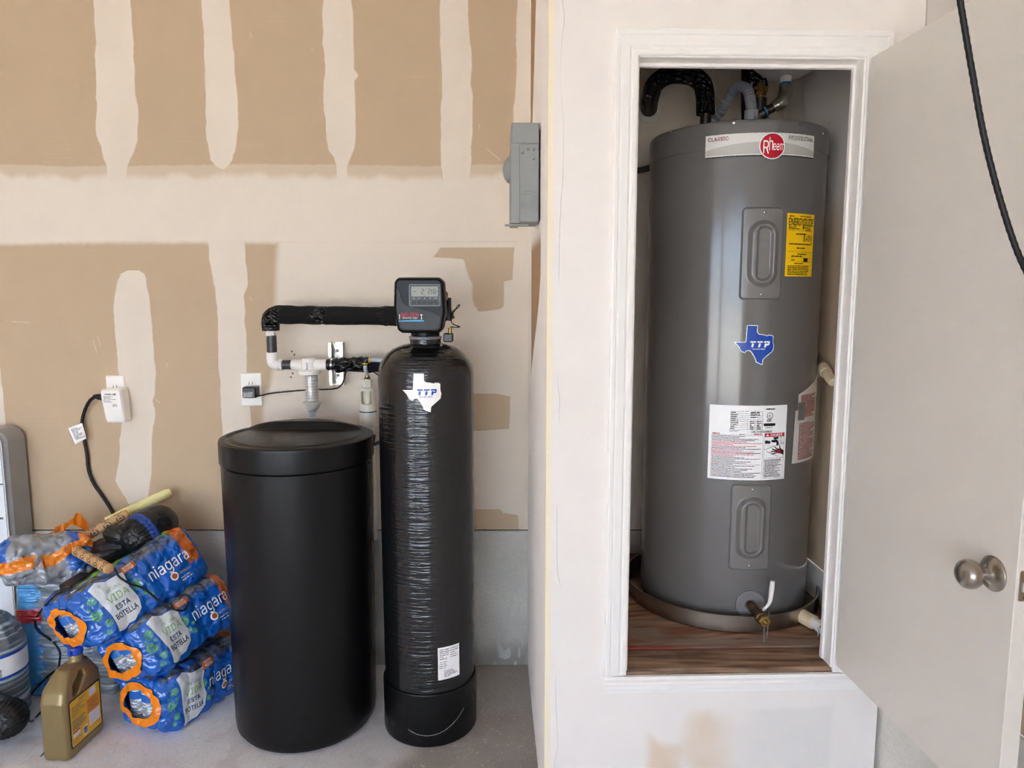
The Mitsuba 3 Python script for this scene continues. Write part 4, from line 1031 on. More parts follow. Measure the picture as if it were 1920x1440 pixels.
# filter
wf_ = 'sediment_filter'
tag(wf_, 'white spin down sediment filter with a clear bowl above the brine tank', 'water filter')
add(wf_ + '__housing', cat(rod((X(547), Yp, hz), (X(568), Yp, hz), 0.0198, 28, 0.001), rod((X(590), Yp, hz), (X(613), Yp, hz), 0.0205, 28, 0.001), along([(0, 0), (0.012, 0), (0.0255, 0.002), (0.0265, 0.006), (0.0262, 0.040), (0.034, 0.043), (0.0385, 0.047), (0.0385, 0.060), (0.030, 0.062), (0, 0.062)], (X(580), Yp, pv(580, 671, Yp)[2]), (X(580), Yp, 0), 40)), 'white_plastic', 40)
fz = pv(580, 704, Yp)[2]
fx = X(583)
scene['clear_bowl'] = {'type': 'thindielectric', 'int_ior': 1.45}
bowl = [(0.0292, 0), (0.0295, -0.005), (0.0292, -0.090), (0.033, -0.093), (0.035, -0.098), (0.032, -0.105), (0.026, -0.118), (0.018, -0.128), (0.013, -0.131)]
add(wf_ + '__bowl', moved(lathe(bowl[::-1], 40), xf(t=(fx, Yp, fz))), 'clear_bowl', 40, label='clear plastic bowl')
mat('mesh_screen', (172, 170, 166), 0.45, 0.5)
mat('bowl_grey', (206, 203, 197), 0.08, 0.8, clearcoat=1.0, clearcoat_gloss=0.95)
add(wf_ + '__bowl_foot', moved(lathe([(0, -0.132), (0.013, -0.131), (0.018, -0.127), (0.0255, -0.117), (0.031, -0.105), (0.0338, -0.098), (0.030, -0.0955), (0, -0.0955)], 40), xf(t=(fx, Yp, fz))), 'bowl_grey', 40)
add(wf_ + '__screen', moved(lathe([(0, -0.094), (0.022, -0.094), (0.022, 0), (0, 0)], 32), xf(t=(fx, Yp, fz))), 'mesh_screen', 40)
add(wf_ + '__screen__rib', cat(*[moved(lathe([(0.0218, -0.0010), (0.0242, -0.0010), (0.0242, 0.0010), (0.0218, 0.0010)], 32), xf(t=(fx, Yp, fz - z))) for z in np.linspace(0.012, 0.088, 8)]), 'tank_white')
add(wf_ + '__drain_stub', cat(rod((fx, Yp, fz - 0.126), (fx, Yp, fz - 0.152), 0.011, 20, 0.001), rod((fx, Yp, fz - 0.131), (fx, Yp, fz - 0.136), 0.015, 20, 0.001)), 'tube_grey', 40)
fl = cyl_map(X(580), Yp, 0.0266, math.radians(-2), pv(580, 686, Yp)[2])
add(wf_ + '__lettering', fl(moved(text('Rusco', 0.0085, True, 0.85, 0, -0.003), xf(np.array([[0, -1, 0], [1, 0, 0], [0, 0, 1.0]]))), 0.0006), 'print_navy')
# valve, taped pipe
add(pi + '__shutoff', cat(rod((X(612), Yp, hz), (X(634), Yp, hz), 0.0185, 24, 0.001), rod((X(614), Yp, hz), (X(618), Yp, hz), 0.021, 24, 0.001)), 'black_plastic', 40)
hzr = pv(660, 684, Yp)[2]
add(pi + '__taped_section', wrap((X(630), Yp, hzr), (X(692), Yp, hzr + 0.0), np.r_[np.linspace(0.023, 0.0265, 20), np.linspace(0.0265, 0.025, 20)], 40, 0.006), 'tape_black', True)
add(pi + '__foam_end', foam((X(686), Yp, hzr - 0.004), (X(718), Yp + 0.01, hzr - 0.004), 0.0255, 0.0225, 12), 'foam_black', 40)
add(pi + '__clamp', cat(along([(0.0195, 0), (0.0208, 0), (0.0208, 0.006), (0.0195, 0.006), (0.0195, 0)], (X(621), Yp, hz), (X(640), Yp, hz), 28), lo_hi((X(621), Yp - 0.006, hz + 0.019), (X(621) + 0.007, YB - 0.03, hz + 0.023), 0.0005)), 'steel', 40)
# strut
st = 'strut_channel'
tag(st, 'short galvanized strut channel bolted upright to the wall behind the pipe', 'bracket')
sx0, sx1 = pv(618, 680, YB - 0.02)[0], pv(645, 680, YB - 0.02)[0]
szt, szb = pv(630, 642, YB - 0.02)[2], pv(630, 722, YB - 0.02)[2]
U = sg.Polygon([(sx0, 0), (sx1, 0), (sx1, 0.034), (sx1 - 0.011, 0.034), (sx1 - 0.011, 0.027), (sx1 - 0.0085, 0.027), (sx1 - 0.0085, 0.0315), (sx1 - 0.0025, 0.0315), (sx1 - 0.0025, 0.0025), (sx0 + 0.0025, 0.0025), (sx0 + 0.0025, 0.0315), (sx0 + 0.0085, 0.0315), (sx0 + 0.0085, 0.027), (sx0 + 0.011, 0.027), (sx0 + 0.011, 0.034), (sx0, 0.034)])
add(st + '__channel', moved(extr(U, szt - szb), xf(np.diag([1, -1, 1.0]), (0, YB - 0.0008, szb))), 'galvanized')
for zz in (szt - 0.032, szb + 0.036):
    q = np.array([(sx0 + sx1) / 2, YB - 0.003, zz])
    w_ = add(st + '__washer', along([(0, 0), (0.0150, 0), (0.0150, 0.002), (0.008, 0.0025), (0, 0.0025)], q, q - np.array([0, 1, 0]), 28), 'steel', 40)
    add(w_ + '__bolt', along([(0, 0.002), (0.0065, 0.002), (0.0065, 0.007), (0, 0.008)], q, q - np.array([0, 1, 0]), 6), 'dark_nickel', 20)
# drain air gap
ag = 'drain_air_gap'
tag(ag, 'beige drain air gap fitting with a slotted window between the two black tanks', 'drain fitting')
gx = X(688)
gz = lambda v: pv(688, v, Yp)[2]
body = m3.Manifold.revolve(m3.CrossSection([[(0.0, gz(800)), (0.0305, gz(800)), (0.0305, gz(771)), (0.0295, gz(770)), (0.0285, gz(733)), (0.024, gz(727)), (0.020, gz(726)), (0.0, gz(726))]]), 48)
win = m3.Manifold.batch_hull([m3.Manifold.cylinder(0.2, 0.006, 0.006, 16, True).rotate([90, 0, 0]).translate([sx * 0.0135, 0, z]) for sx in (-1, 1) for z in (gz(735), gz(754))])
core = m3.Manifold.cylinder(gz(731) - gz(757), 0.0245, 0.0245, 40).translate([0, 0, gz(757)])
bm = (body - core.translate([0, 0, 0.0]) - win).to_mesh()
add(ag + '__body', moved(trimesh.Trimesh(bm.vert_properties[:, :3], bm.tri_verts, process=False), xf(t=(gx, Yp, 0))), 'beige_plastic', 35)
add(ag + '__inner_tube', rod((gx, Yp, gz(757)), (gx, Yp, gz(730)), 0.012, 24), 'beige_plastic', 40)
add(ag + '__hex_top', moved(slab(sg.Polygon([(0.0195 * math.cos(t), 0.0195 * math.sin(t)) for t in np.arange(6) * math.pi / 3 + 0.26]), gz(711) - gz(726) + 0.001, 0.002), xf(t=(gx, Yp, gz(726)))), 'beige_plastic', 30)
add(ag + '__drain_stem', rod((gx, Yp, gz(800)), (gx, Yp, gz(1010)), 0.0235, 32), 'white_pvc', 40)
add(ag + '__seam', rod((gx, Yp, gz(772)), (gx, Yp, gz(770)), 0.0311, 48), 'print_navy')
add(ag + '__brass_fitting', cat(rod((gx, Yp, gz(712)), (gx, Yp, gz(703)), 0.0085, 20, 0.001), rod((gx, Yp, gz(711)), (gx, Yp, gz(707)), 0.0115, 6, 0.001)), 'brass', 30)
dt = 'drain_tube'
tag(dt, 'grey drain tube with yellow clip rings leading from the air gap to the softener', 'tube')
Yt = Yp - 0.035
add(dt + '__drop', tube([(gx, Yp - 0.0, gz(704)), (gx, Yp - 0.012, gz(697)), (gx + 0.001, Yt, gz(690)), (gx + 0.001, Yt, gz(680))], 0.0072, 16, 6), 'tube_grey', True)
add(dt + '__elbow', cat(tube([(gx + 0.001, Yt, gz(683)), (gx + 0.001, Yt, gz(676)), (gx + 0.008, Yt, gz(673)), (gx + 0.018, Yt, gz(673))], 0.0098, 16, 6)), 'black_plastic', True)
add(dt + '__clip_ring', along([(0.0, 0), (0.0108, 0), (0.0108, 0.004), (0.0, 0.004)], (gx + 0.001, Yt, gz(681)), (gx + 0.001, Yt, gz(600)), 24), 'yellow_plastic', 40)
add(dt + '__clip_ring', along([(0.0, 0), (0.0108, 0), (0.0108, 0.004), (0.0, 0.004)], (gx + 0.015, Yt, gz(673)), (gx + 0.1, Yt, gz(673)), 24), 'yellow_plastic', 40)
add(dt + '__run', tube([(gx + 0.018, Yt, gz(673)), (gx + 0.06, Yt, gz(674)), (gx + 0.12, Yt - 0.02, gz(676)), (gx + 0.20, Yt - 0.05, gz(668)), (SX - 0.02, 2.50, gz(640)), (SX - 0.0, 2.44, gz(600))], 0.0078, 16, 8), 'tube_grey', True)

# ------------------------------------------------------------------ outlets, adapters
def outlet(name, u0, v0, u1, v1, hole_v, label):
    tag(name, label, 'wall outlet')
    p, q = at_y(u0, v0, YB), at_y(u1, v1, YB)
    w, h = q[0] - p[0], p[2] - q[2]
    c = np.array([(p[0] + q[0]) / 2, YB - 0.0004, (p[2] + q[2]) / 2])
    R = np.array([[1, 0, 0], [0, 0, -1], [0, 1, 0.0]])
    add(name + '__cover_plate', moved(slab(rrect(w, h, 0.003), 0.0065, 0.003), xf(R, c)), 'white_plastic')
    for s in (0.021, -0.021):
        cc = c + np.array([0, -0.0062, s])
        shp = sg.Point(0, 0).buffer(0.0172).intersection(sg.box(-0.02, -0.0145, 0.02, 0.0145))
        k = add(name + '__receptacle', moved(slab(shp, 0.0018, 0.0004), xf(R, cc)), 'white_plastic')
        add(k + '__slots', cat(*[moved(cbox((0.0022, 0.0008, 0.0085), 0.0002), xf(t=cc + np.array([sx, -0.0018, 0.003]))) for sx in (-0.0065, 0.0065)]), 'slot_dark')
    add(name + '__screw', along([(0, 0), (0.0034, 0), (0.003, 0.0012), (0, 0.0015)], c - np.array([0, 0.006, 0]), c - np.array([0, 1, 0]), 14), 'white_plastic')
    return c
o1 = outlet('wall_outlet', 199, 704, 238, 768, 724, 'white wall outlet with a white adapter plugged in, at left')
o2 = outlet('wall_outlet', 451, 699, 493, 761, 718, 'white wall outlet') if False else outlet('wall_outlet_001', 451, 699, 493, 761, 718, 'white wall outlet with a small black adapter plugged in, above the brine tank')
# white adapter with its cord
wa = 'white_adapter'
tag(wa, 'white plug in leak breaker adapter with printed face on the left outlet', 'adapter')
ax, az = at_y(214.5, 760, 2.67)[0], at_y(214, 760, 2.67)[2]
aw, ah = 0.080, 0.128
yF = 2.652
fr = [(-0.040, 0.062), (0.036, 0.064), (0.040, 0.02), (0.042, -0.055), (0.037, -0.064), (-0.026, -0.064), (-0.031, -0.050), (-0.036, -0.005), (-0.042, 0.035)]
gg = sg.Polygon(fr).buffer(-0.006).buffer(0.006, quad_segs=5)
co = np.array(gg.exterior.coords)
ci = np.array(gg.buffer(-0.006).exterior.coords)
add(wa + '__body', moved(hull(np.vstack([np.c_[co[:, 0] * 1.02, np.full(len(co), 2.7005), co[:, 1]], np.c_[co[:, 0], np.full(len(co), yF + 0.008), co[:, 1]], np.c_[ci[:, 0], np.where(ci[:, 1] > -0.005, yF, yF + 0.004), ci[:, 1]]])), xf(t=(ax, 0, az))), 'white_plastic')
fa = plane_map((ax, yF - 0.0006, az), (1, 0, 0), (0, 0, 1))
add(wa + '__print', cat(*[fa(m, 0.0002) for m in (scribble(-0.024, 0.040, 0.016, 0.048, 1, 0.5, 81), scribble(-0.028, 0.013, 0.022, 0.038, 5, 0.35, 82), scribble(0.004, -0.003, 0.024, 0.008, 3, 0.4, 83), flat(sg.Point(0.014, 0.044).buffer(0.004), 0.02))]), 'print_dark_grey')
pc = 'power_cord'
tag(pc, 'thick black power cord with a paper tag hanging from the left adapter', 'cord')
W = lambda u, v, y=2.675: at_y(u, v, y)
add(pc + '__plug', tube([W(191, 745, 2.672), W(184, 744, 2.672), W(180, 743, 2.672), W(176, 744, 2.672)], [0.011, 0.011, 0.0075, 0.0072], 16), 'cord_black', 40)
add(pc + '__cable', tube([W(178, 744, 2.672), W(168, 752, 2.68), W(159, 770, 2.69), W(154, 792, 2.695), W(156, 815, 2.698), W(163, 850, 2.70), W(166, 880, 2.70), W(175, 905, 2.70), W(192, 930, 2.70), W(208, 955, 2.70), W(216, 975, 2.69), W(217, 1000, 2.66)], 0.0062, 12, 10), 'cord_black', True)
tg = [W(128, 803, 2.66), W(154, 793, 2.675), W(162, 822, 2.675), W(141, 833, 2.655)]
n = np.cross(tg[1] - tg[0], tg[3] - tg[0])
n /= np.linalg.norm(n)
k = add(pc + '__paper_tag', hull(np.vstack([np.array(tg), np.array(tg) + n * 0.0012])), 'print_white', label='white warning tag')
e1, e2 = (tg[1] - tg[0]), (tg[3] - tg[0])
L1 = np.linalg.norm(e1)
e1, ft = e1 / L1, None
up = np.cross(n, e1)
sg_ = -1 if up[2] < 0 else 1
base = tg[3] if sg_ > 0 else tg[0]
s2 = 1 if n[1] < 0 else -1
add(k + '__print', cat(*[plane_map((np.array(tg[0]) + n * (0.0014 if n[1] < 0 else -0.0004)), e1, np.cross(n, e1) * 1)(m, 0) for m in (scribble(0.006, -0.052 if np.cross(n, e1)[2] > 0 else 0.006, 0.040, -0.006 if np.cross(n, e1)[2] > 0 else 0.052, 9, 0.5, 91),)]), 'print_dark_grey')
# black adapter on the second outlet
ba = 'black_adapter'
tag(ba, 'small black power adapter with a thin cord on the right outlet', 'adapter')
q = at_y(467.5, 736, 2.665)
add(ba + '__body', lo_hi((q[0] - 0.0255, 2.660, q[2] - 0.021), (q[0] + 0.0255, 2.7035, q[2] + 0.021), 0.004), 'black_plastic')
fa = plane_map((q[0], 2.6596, q[2]), (1, 0, 0), (0, 0, 1))
add(ba + '__print', cat(*[fa(m, 0.0) for m in (scribble(-0.019, -0.016, 0.013, 0.0, 4, 0.5, 95), flat(sg.box(-0.021, -0.0175, 0.015, 0.0015).difference(sg.box(-0.0203, -0.0168, 0.0143, 0.0008)), 0.05))]), 'print_cream')
add(ba + '__cord', tube([at_y(480, 743, 2.68), at_y(488, 742, 2.685), at_y(505, 738, 2.70), at_y(540, 734, 2.705), at_y(580, 731, 2.706), at_y(615, 730, 2.695), at_y(634, 727, 2.665), at_y(643, 717, 2.662), at_y(648, 700, 2.668), at_y(655, 690, 2.68), at_y(690, 693, 2.69), at_y(706, 701, 2.685), at_y(722, 712, 2.66), at_y(760, 700, 2.60), at_y(790, 640, 2.52)], 0.0026, 10, 8), 'cord_black', True)

# ------------------------------------------------------------------ disconnect box on the return wall
db = 'disconnect_box'
tag(db, 'grey metal electrical disconnect box with a round hand grip on the narrow return wall', 'electrical box')
# built in the closet frame: x < 0 is out from the return wall, y along the wall
w0 = 0.10
DX0, DX1, DZB, DZT = -0.078, -0.004, 1.668, 1.937
DY0, DY1 = 0.26, 0.40
def dbx(lo, hi, c=0.003):
    return moved(lo_hi(lo, hi, c), CM)
add(db + '__body', dbx((DX0, DY0, DZB), (DX1, DY1, DZT)), 'box_grey')
add(db + '__hood', dbx((DX0 - 0.004, DY0 - 0.0035, DZT - 0.055), (DX1, DY1 + 0.003, DZT + 0.003)), 'box_grey')
add(db + '__cover', dbx((DX0 - 0.006, DY0 - 0.0025, DZB - 0.004), (DX0 + 0.020, DY1 + 0.002, DZT - 0.05), 0.002), 'box_grey')
gcx = (CM @ np.array([DX0 - 0.005, (DY0 + DY1) / 2, DZB + 0.155, 1]))[:3]
gm = trimesh.creation.uv_sphere(1.0, count=[24, 32])
gm.apply_scale((0.022, 0.04, 0.038))
add(db + '__grip', moved(gm, xf(rotz(ROT), gcx)), 'box_grey', True)
fd = lambda m, off: moved(plane_map(((DX0 + DX1) / 2 + 0.004, DY0 - 0.0004, 0), (1, 0, 0), (0, 0, 1))(m, off), CM)
rings = [extr(sg.Point(0, DZB + 0.062).buffer(r).difference(sg.Point(0, DZB + 0.062).buffer(r - 0.0022)), 0.0022) for r in (0.026, 0.0185)] + [extr(sg.Point(0, DZB + 0.062).buffer(0.0145), 0.001)]
add(db + '__knockout', fd(cat(*rings), 0.0), 'box_grey')
for x, z in ((-0.013, 0.218), (0.002, 0.2), (0.018, 0.2), (0.018, 0.175), (-0.013, 0.19)):
    q = trimesh.creation.uv_sphere(0.0042, count=[8, 12])
    add(db + '__rivet', moved(q, CM @ xf(t=((DX0 + DX1) / 2 + 0.004 + x, DY0 - 0.0003, DZB + z))), 'box_grey', True)
add(db + '__hasp', dbx((DX0 - 0.022, DY0 - 0.004, DZB - 0.010), (DX0 + 0.045, DY0 + 0.02, DZB - 0.006), 0.0008), 'box_grey')
add(db + '__mount', dbx((DX1 - 0.002, DY0 + 0.02, DZB + 0.01), (-0.0005, DY1 - 0.02, DZT - 0.01), 0.0008), 'slot_dark')

# ------------------------------------------------------------------ the pile at left
def vcol(name, rough, spec, bump=None, scale=1.0, **kw):
    return mat(name, {'type': 'mesh_attribute', 'name': 'vertex_color'}, rough, spec, bump=bump, bump_scale=scale, **kw)
crinkle = lambda p, n, uv: fbm(p.x * 42 + 2 * noise(p.z * 26, p.y * 26), p.y * 42, p.z * 42, 2)
vcol('film', 0.10, 0.8, crinkle, 0.017, clearcoat=0.6, clearcoat_gloss=0.9)
vcol('leather', 0.36, 0.5, lambda p, n, uv: fbm(p.x * 60, p.y * 60, p.z * 60), 0.004)
vcol('painted', 0.45, 0.4)
mat('orange_film', (240, 134, 22), 0.22, 0.55, bump=crinkle, bump_scale=0.008)
mat('bottle_clear', mikit.proc(lambda p, n, uv: mix(lin(150, 156, 162), lin(245, 247, 248), smoothstep(0.45, 0.75, noise(p.x * 90, p.y * 90, p.z * 160)))), 0.08, 0.8, clearcoat=1.0, clearcoat_gloss=0.95)
mat('bottle_label', (40, 110, 190), 0.25, 0.5)
mat('leaf_green', (128, 190, 40), 0.3, 0.5)
mat('ink_green', (130, 176, 96), 0.4, 0.4)
mat('ink_navy', (36, 48, 84), 0.4, 0.4)
mat('film_white', (214, 218, 220), 0.2, 0.6, bump=crinkle, bump_scale=0.006)
mat('film_brown', (190, 96, 48), 0.25, 0.5)

def boxgrid(hx, hy, hz, step):
    V, F = [], []
    for ax in range(3):
        h = [hx, hy, hz]
        o = [i for i in range(3) if i != ax]
        nu, nv = [max(2, int(2 * h[i] / step) + 1) for i in o]
        U_, W_ = np.meshgrid(np.linspace(-h[o[0]], h[o[0]], nu), np.linspace(-h[o[1]], h[o[1]], nv), indexing='ij')
        for sg1 in (-1, 1):
            P = np.zeros((nu * nv, 3))
            P[:, o[0]], P[:, o[1]], P[:, ax] = U_.ravel(), W_.ravel(), sg1 * h[ax]
            idx = np.arange(nu * nv).reshape(nu, nv)
            a, b, c, d = idx[:-1, :-1].ravel(), idx[1:, :-1].ravel(), idx[1:, 1:].ravel(), idx[:-1, 1:].ravel()
            f = np.vstack([np.stack([a, b, c], 1), np.stack([a, c, d], 1)])
            if sg1 * (1 if ax != 1 else -1) < 0:
                f = f[:, ::-1]
            F.append(f + sum(len(v) for v in V))
            V.append(P)
    return np.vstack(V), np.vstack(F)

PILE = []
class Bundle:
    """A shrink wrapped bundle: x to its printed side, y along it from the front end, z up."""
    def __init__(self, M, W, L, H, seed, r=0.042, bump=0.0045, crease=0.013, taper=0.10):
        self.M, self.W, self.L, self.H, self.seed, self.r, self.bump, self.crease, self.taper = M, W, L, H, seed, r, bump, crease, taper
    def disp(self, P, off=0.0):
        """Points on the outer box -> (world points)."""
        h = np.array([self.W, self.L, self.H]) / 2
        inner = np.clip(P, -(h - self.r), h - self.r)
        d = P - inner
        l = np.linalg.norm(d, axis=1, keepdims=True)
        n = d / np.maximum(l, 1e-9)
        q = inner + self.r * n
        py, px = self.L / 6, self.W / 4
        by, bx = np.abs(np.cos(np.pi * q[:, 1] / py)), np.abs(np.cos(np.pi * q[:, 0] / px + np.pi / 2))
        a = self.bump * (np.abs(n[:, 0]) * by + np.abs(n[:, 1]) * bx) + self.bump * 1.3 * np.abs(n[:, 2]) * by * bx
        s = self.seed * 7.3
        a = a + self.crease * 2 * (meshkit.fbm(q * 11 + s, 3, self.seed) - 0.5) + self.crease * 0.30 * (meshkit.noise(q * np.array([60, 60, 45.0]) + s, self.seed + 5) - 0.5)
        q = q + n * (a + off)[:, None]
        t = np.clip((q[:, 1:2] + h[1]) / self.L, 0, 1)
        q[:, [0, 2]] *= 1 - self.taper * (1 - np.clip(t / 0.3, 0, 1)) ** 2
        q[:, 2:3] += 0.012 * (meshkit.fbm(q[:, [1, 0, 2]] * 5 + s, 2, 9)[:, None] - 0.5)
        return (np.c_[q, np.ones(len(q))] @ self.M.T)[:, :3]
    def side(self, m, off=0.002):
        """Flat artwork (x along the bundle from its front end, y up from its foot) laid on the printed side."""
        v = np.array(m.vertices)
        P = np.stack([np.full(len(v), self.W / 2), v[:, 0] - self.L / 2, v[:, 1] - self.H / 2], 1)
        return trimesh.Trimesh(self.disp(P, off), m.faces, process=False)
    def end(self, m, off=0.002, wob=0.0):
        v = np.array(m.vertices)
        P = np.stack([v[:, 0], np.full(len(v), -self.L / 2), v[:, 1]], 1)
        return trimesh.Trimesh(self.disp(P, off + (wob * (meshkit.noise(P * 50 + self.seed, 2) - 0.3) if wob else 0)), m.faces, process=False)
    def top(self, m, off=0.002):
        v = np.array(m.vertices)
        P = np.stack([v[:, 0], v[:, 1] - self.L / 2, np.full(len(v), self.H / 2)], 1)
        return trimesh.Trimesh(self.disp(P, off), m.faces, process=False)

def wobble_ellipse(rx, rz, seed, amp=0.12, cx=0, cz=0):
    g = np.random.default_rng(seed)
    a = np.linspace(0, 2 * np.pi, 60, endpoint=False)
    k = 1 + sum(amp / (j + 1) * g.uniform(-1, 1) * np.cos(j * a + g.uniform(0, 6.28)) for j in range(2, 6))
    return sg.Polygon(np.c_[cx + rx * k * np.cos(a), cz + rz * k * np.sin(a)])

BLUE, CLEARG, LIME, ORNG = np.array(lin(18, 92, 182)), np.array(lin(96, 104, 112)), np.array(lin(126, 186, 40)), np.array(lin(236, 132, 30))
def ss(a, b, x):
    t = np.clip((x - a) / (b - a), 0, 1)
    return t * t * (3 - 2 * t)

bottle_prof = [(0, 0), (0.024, 0), (0.029, 0.004)] + [(0.0298 - 0.0022 * (0.5 + 0.5 * math.cos(z / 0.0075 * 2 * math.pi)), z) for z in np.arange(0.008, 0.118, 0.00125)] + [(0.0300, 0.125), (0.0285, 0.145), (0.022, 0.165), (0.0135, 0.178), (0.0125, 0.186), (0, 0.186)]
bottle_mesh = lathe(bottle_prof, 20)
bottle_band = lathe([(0.0302, 0.090), (0.0306, 0.090), (0.0306, 0.118), (0.0302, 0.118)], 20)
first_bottle = None

def water_pack(M, W, L, H, seed, label, where, lime=False, hole=(0.058, 0.050)):
    global first_bottle
    key = 'water_pack'
    n = 0
    while key in labels:
        n += 1
        key = f'water_pack_{n:03d}'
    tag(key, label, 'water pack')
    B = Bundle(M, W, L, H, seed)
    V, F = boxgrid(W / 2, L / 2, H / 2, 0.0035)
    hole_p = wobble_ellipse(hole[0], hole[1], seed, 0.10)
    cen = V[F].mean(1)
    gone = (cen[:, 1] < -L / 2 + 1e-6) & shapely.contains_xy(hole_p, cen[:, 0], cen[:, 2])
    F = F[~gone]
    s, t = (V[:, 1] + L / 2) / L, (V[:, 2] + H / 2) / H
    nz = meshkit.fbm(V * 16 + seed * 3.1, 3, seed)
    fine = meshkit.noise(V * 90 + seed, 3)
    c = BLUE * (0.75 + 0.5 * nz)[:, None]
    on_side, on_top, on_end, rear = V[:, 0] > W / 2 - 1e-6, V[:, 2] > H / 2 - 1e-6, V[:, 1] < -L / 2 + 1e-6, V[:, 1] > L / 2 - 1e-6
    clear = on_side * ss(0.80, 0.9, t + (nz - 0.5) * 0.2) * ss(0.1, 0.3, s) * 0.8 + on_top * ss(0.40, 0.55, nz + 0.25 * ss(0.25, 0.6, s) * (0 if lime else 1))
    c = c * (1 - clear[:, None]) + CLEARG * (0.4 + 1.1 * fine ** 2)[:, None] * clear[:, None]
    if lime:
        stripe = on_top * ss(0.50, 0.58, meshkit.noise(np.c_[V[:, 0] * 34 + V[:, 1] * 12, V[:, 1] * 4, V[:, 0] * 0] + 4, 5)) * ss(0.10, 0.2, s) * ss(0.95, 0.85, s)
        c = c * (1 - stripe[:, None]) + LIME * (0.7 + 0.5 * nz)[:, None] * stripe[:, None]
    far = (on_side | on_top) * ss(0.84, 0.87, s + (nz - 0.5) * 0.05) * ss(0.32, 0.4, t) * (1 - ss(0.965, 0.985, s))
    c = c * (1 - far[:, None]) + np.array(lin(206, 104, 34)) * far[:, None]
    # green leafy art around the splash
    for gs, gt, gr in ((0.10, 0.72, 0.016), (0.075, 0.48, 0.019), (0.12, 0.28, 0.012), (0.09, 0.15, 0.009), (0.42, 0.56, 0.019), (0.47, 0.30, 0.010), (0.44, 0.38, 0.008), (0.40, 0.75, 0.007), (0.49, 0.45, 0.006), (0.05, 0.62, 0.007), (0.13, 0.58, 0.007)):
        d = np.hypot((s - gs) * L, (t - gt) * H) / gr + 0.25 * (fine - 0.5)
        ang_ = np.arctan2((t - gt) * H, (s - gs) * L)
        art = on_side * (ss(1.0, 0.88, d) * (1 - 0.7 * ss(0.3, 0.5, np.abs(np.sin(d * 5.5 + ang_)))))
        c = c * (1 - art[:, None]) + np.array(lin(118, 196, 40)) * art[:, None]
    wV = B.disp(V)
    m = trimesh.Trimesh(wV, F, process=False)
    # weld the seams so that shading is smooth
    _, inv = np.unique(np.round(V / 1e-6).astype(np.int64), axis=0, return_inverse=True)
    inv = inv.ravel()
    k_ = inv.max() + 1
    cnt = np.bincount(inv, minlength=k_)[:, None]
    Vw = np.stack([np.bincount(inv, wV[:, i], k_) for i in range(3)], 1) / cnt
    Cw = np.stack([np.bincount(inv, c[:, i], k_) for i in range(3)], 1) / cnt
    mm = trimesh.Trimesh(Vw, inv[F], process=False)
    add(key + '__wrap', mm, 'film', True, color=np.clip(Cw, 0, 1))
    PILE.append(mm)
    ring = wobble_ellipse(hole[0] * 1.38, hole[1] * 1.50, seed + 1, 0.13, 0.003, -0.004).intersection(sg.box(-W / 2, -H / 2, W / 2, H / 2)).difference(hole_p.buffer(-0.002))
    add(key + '__orange_ring', B.end(flat(ring, 0.008), 0.003, 0.010), 'orange_film', True, label='orange band round the torn opening')
    splash = sg.Polygon([(0.050, 0.90 * H), (0.075, 0.95 * H), (0.10, 0.86 * H), (0.155, 0.84 * H), (0.150, 0.6 * H), (0.158, 0.40 * H), (0.150, 0.22 * H), (0.128, 0.16 * H), (0.118, 0.10 * H), (0.098, 0.10 * H), (0.085, 0.02 * H), (0.066, 0.08 * H), (0.070, 0.35 * H), (0.062, 0.62 * H)]).buffer(0.003)
    k = add(key + '__splash_label', B.side(flat(splash, 0.008), 0.0022), 'film_white', True, label='white splash shaped label')
    x = 0.110
    add(k + '__green_lettering', cat(B.side(text('DE UNA', 0.0105, False, 0.85, x, 0.70 * H, edge=0.01), 0.0030), B.side(text('VIDA', 0.0235, False, 0.85, x, 0.53 * H, edge=0.01), 0.0030)), 'ink_green')
    add(k + '__navy_lettering', cat(B.side(text('ESTA', 0.0155, True, 0.85, x, 0.39 * H, edge=0.01), 0.0030), B.side(text('BOTELLA', 0.0165, True, 0.72, x, 0.25 * H, edge=0.01), 0.0030)), 'ink_navy')
    q = add(key + '__recycle_tag', B.side(flat(sg.Polygon([(0.150, 0.80 * H), (0.205, 0.83 * H), (0.205, 0.95 * H), (0.155, 0.93 * H)]), 0.008), 0.0022), 'film_brown', True)
    add(q + '__lettering', cat(B.side(text('NATURE', 0.0075, True, 0.8, 0.179, 0.89 * H, edge=0.01), 0.003), B.side(text('RECYCLE', 0.0075, True, 0.75, 0.179, 0.835 * H, edge=0.01), 0.003)), 'print_cream')
    if L > 0.3:
        u0 = L * 0.70
        add(key + '__brand_lettering', B.side(text('niagara', 0.040, False, 0.80, u0, 0.46 * H, edge=0.01), 0.0028), 'print_white')
        add(key + '__brand_drop', B.side(flat(sg.Point(u0 - 0.004, 0.33 * H).buffer(0.0145).union(sg.Polygon([(u0 - 0.012, 0.35 * H), (u0 + 0.004, 0.35 * H), (u0 - 0.006, 0.44 * H)])), 0.008), 0.0026), 'print_white')
        add(key + '__brand_drop__centre', B.side(flat(sg.Point(u0 - 0.004, 0.33 * H).buffer(0.0092), 0.008), 0.0032), 'film_brown')
        add(key + '__small_print', cat(B.side(text('PURIFICADA', 0.0085, False, 0.8, u0 + 0.035, 0.30 * H, edge=0.01), 0.0028), B.side(scribble(u0 + 0.012, 0.17 * H, u0 + 0.062, 0.26 * H, 2, 0.45, 5), 0.0028)), 'print_grey')
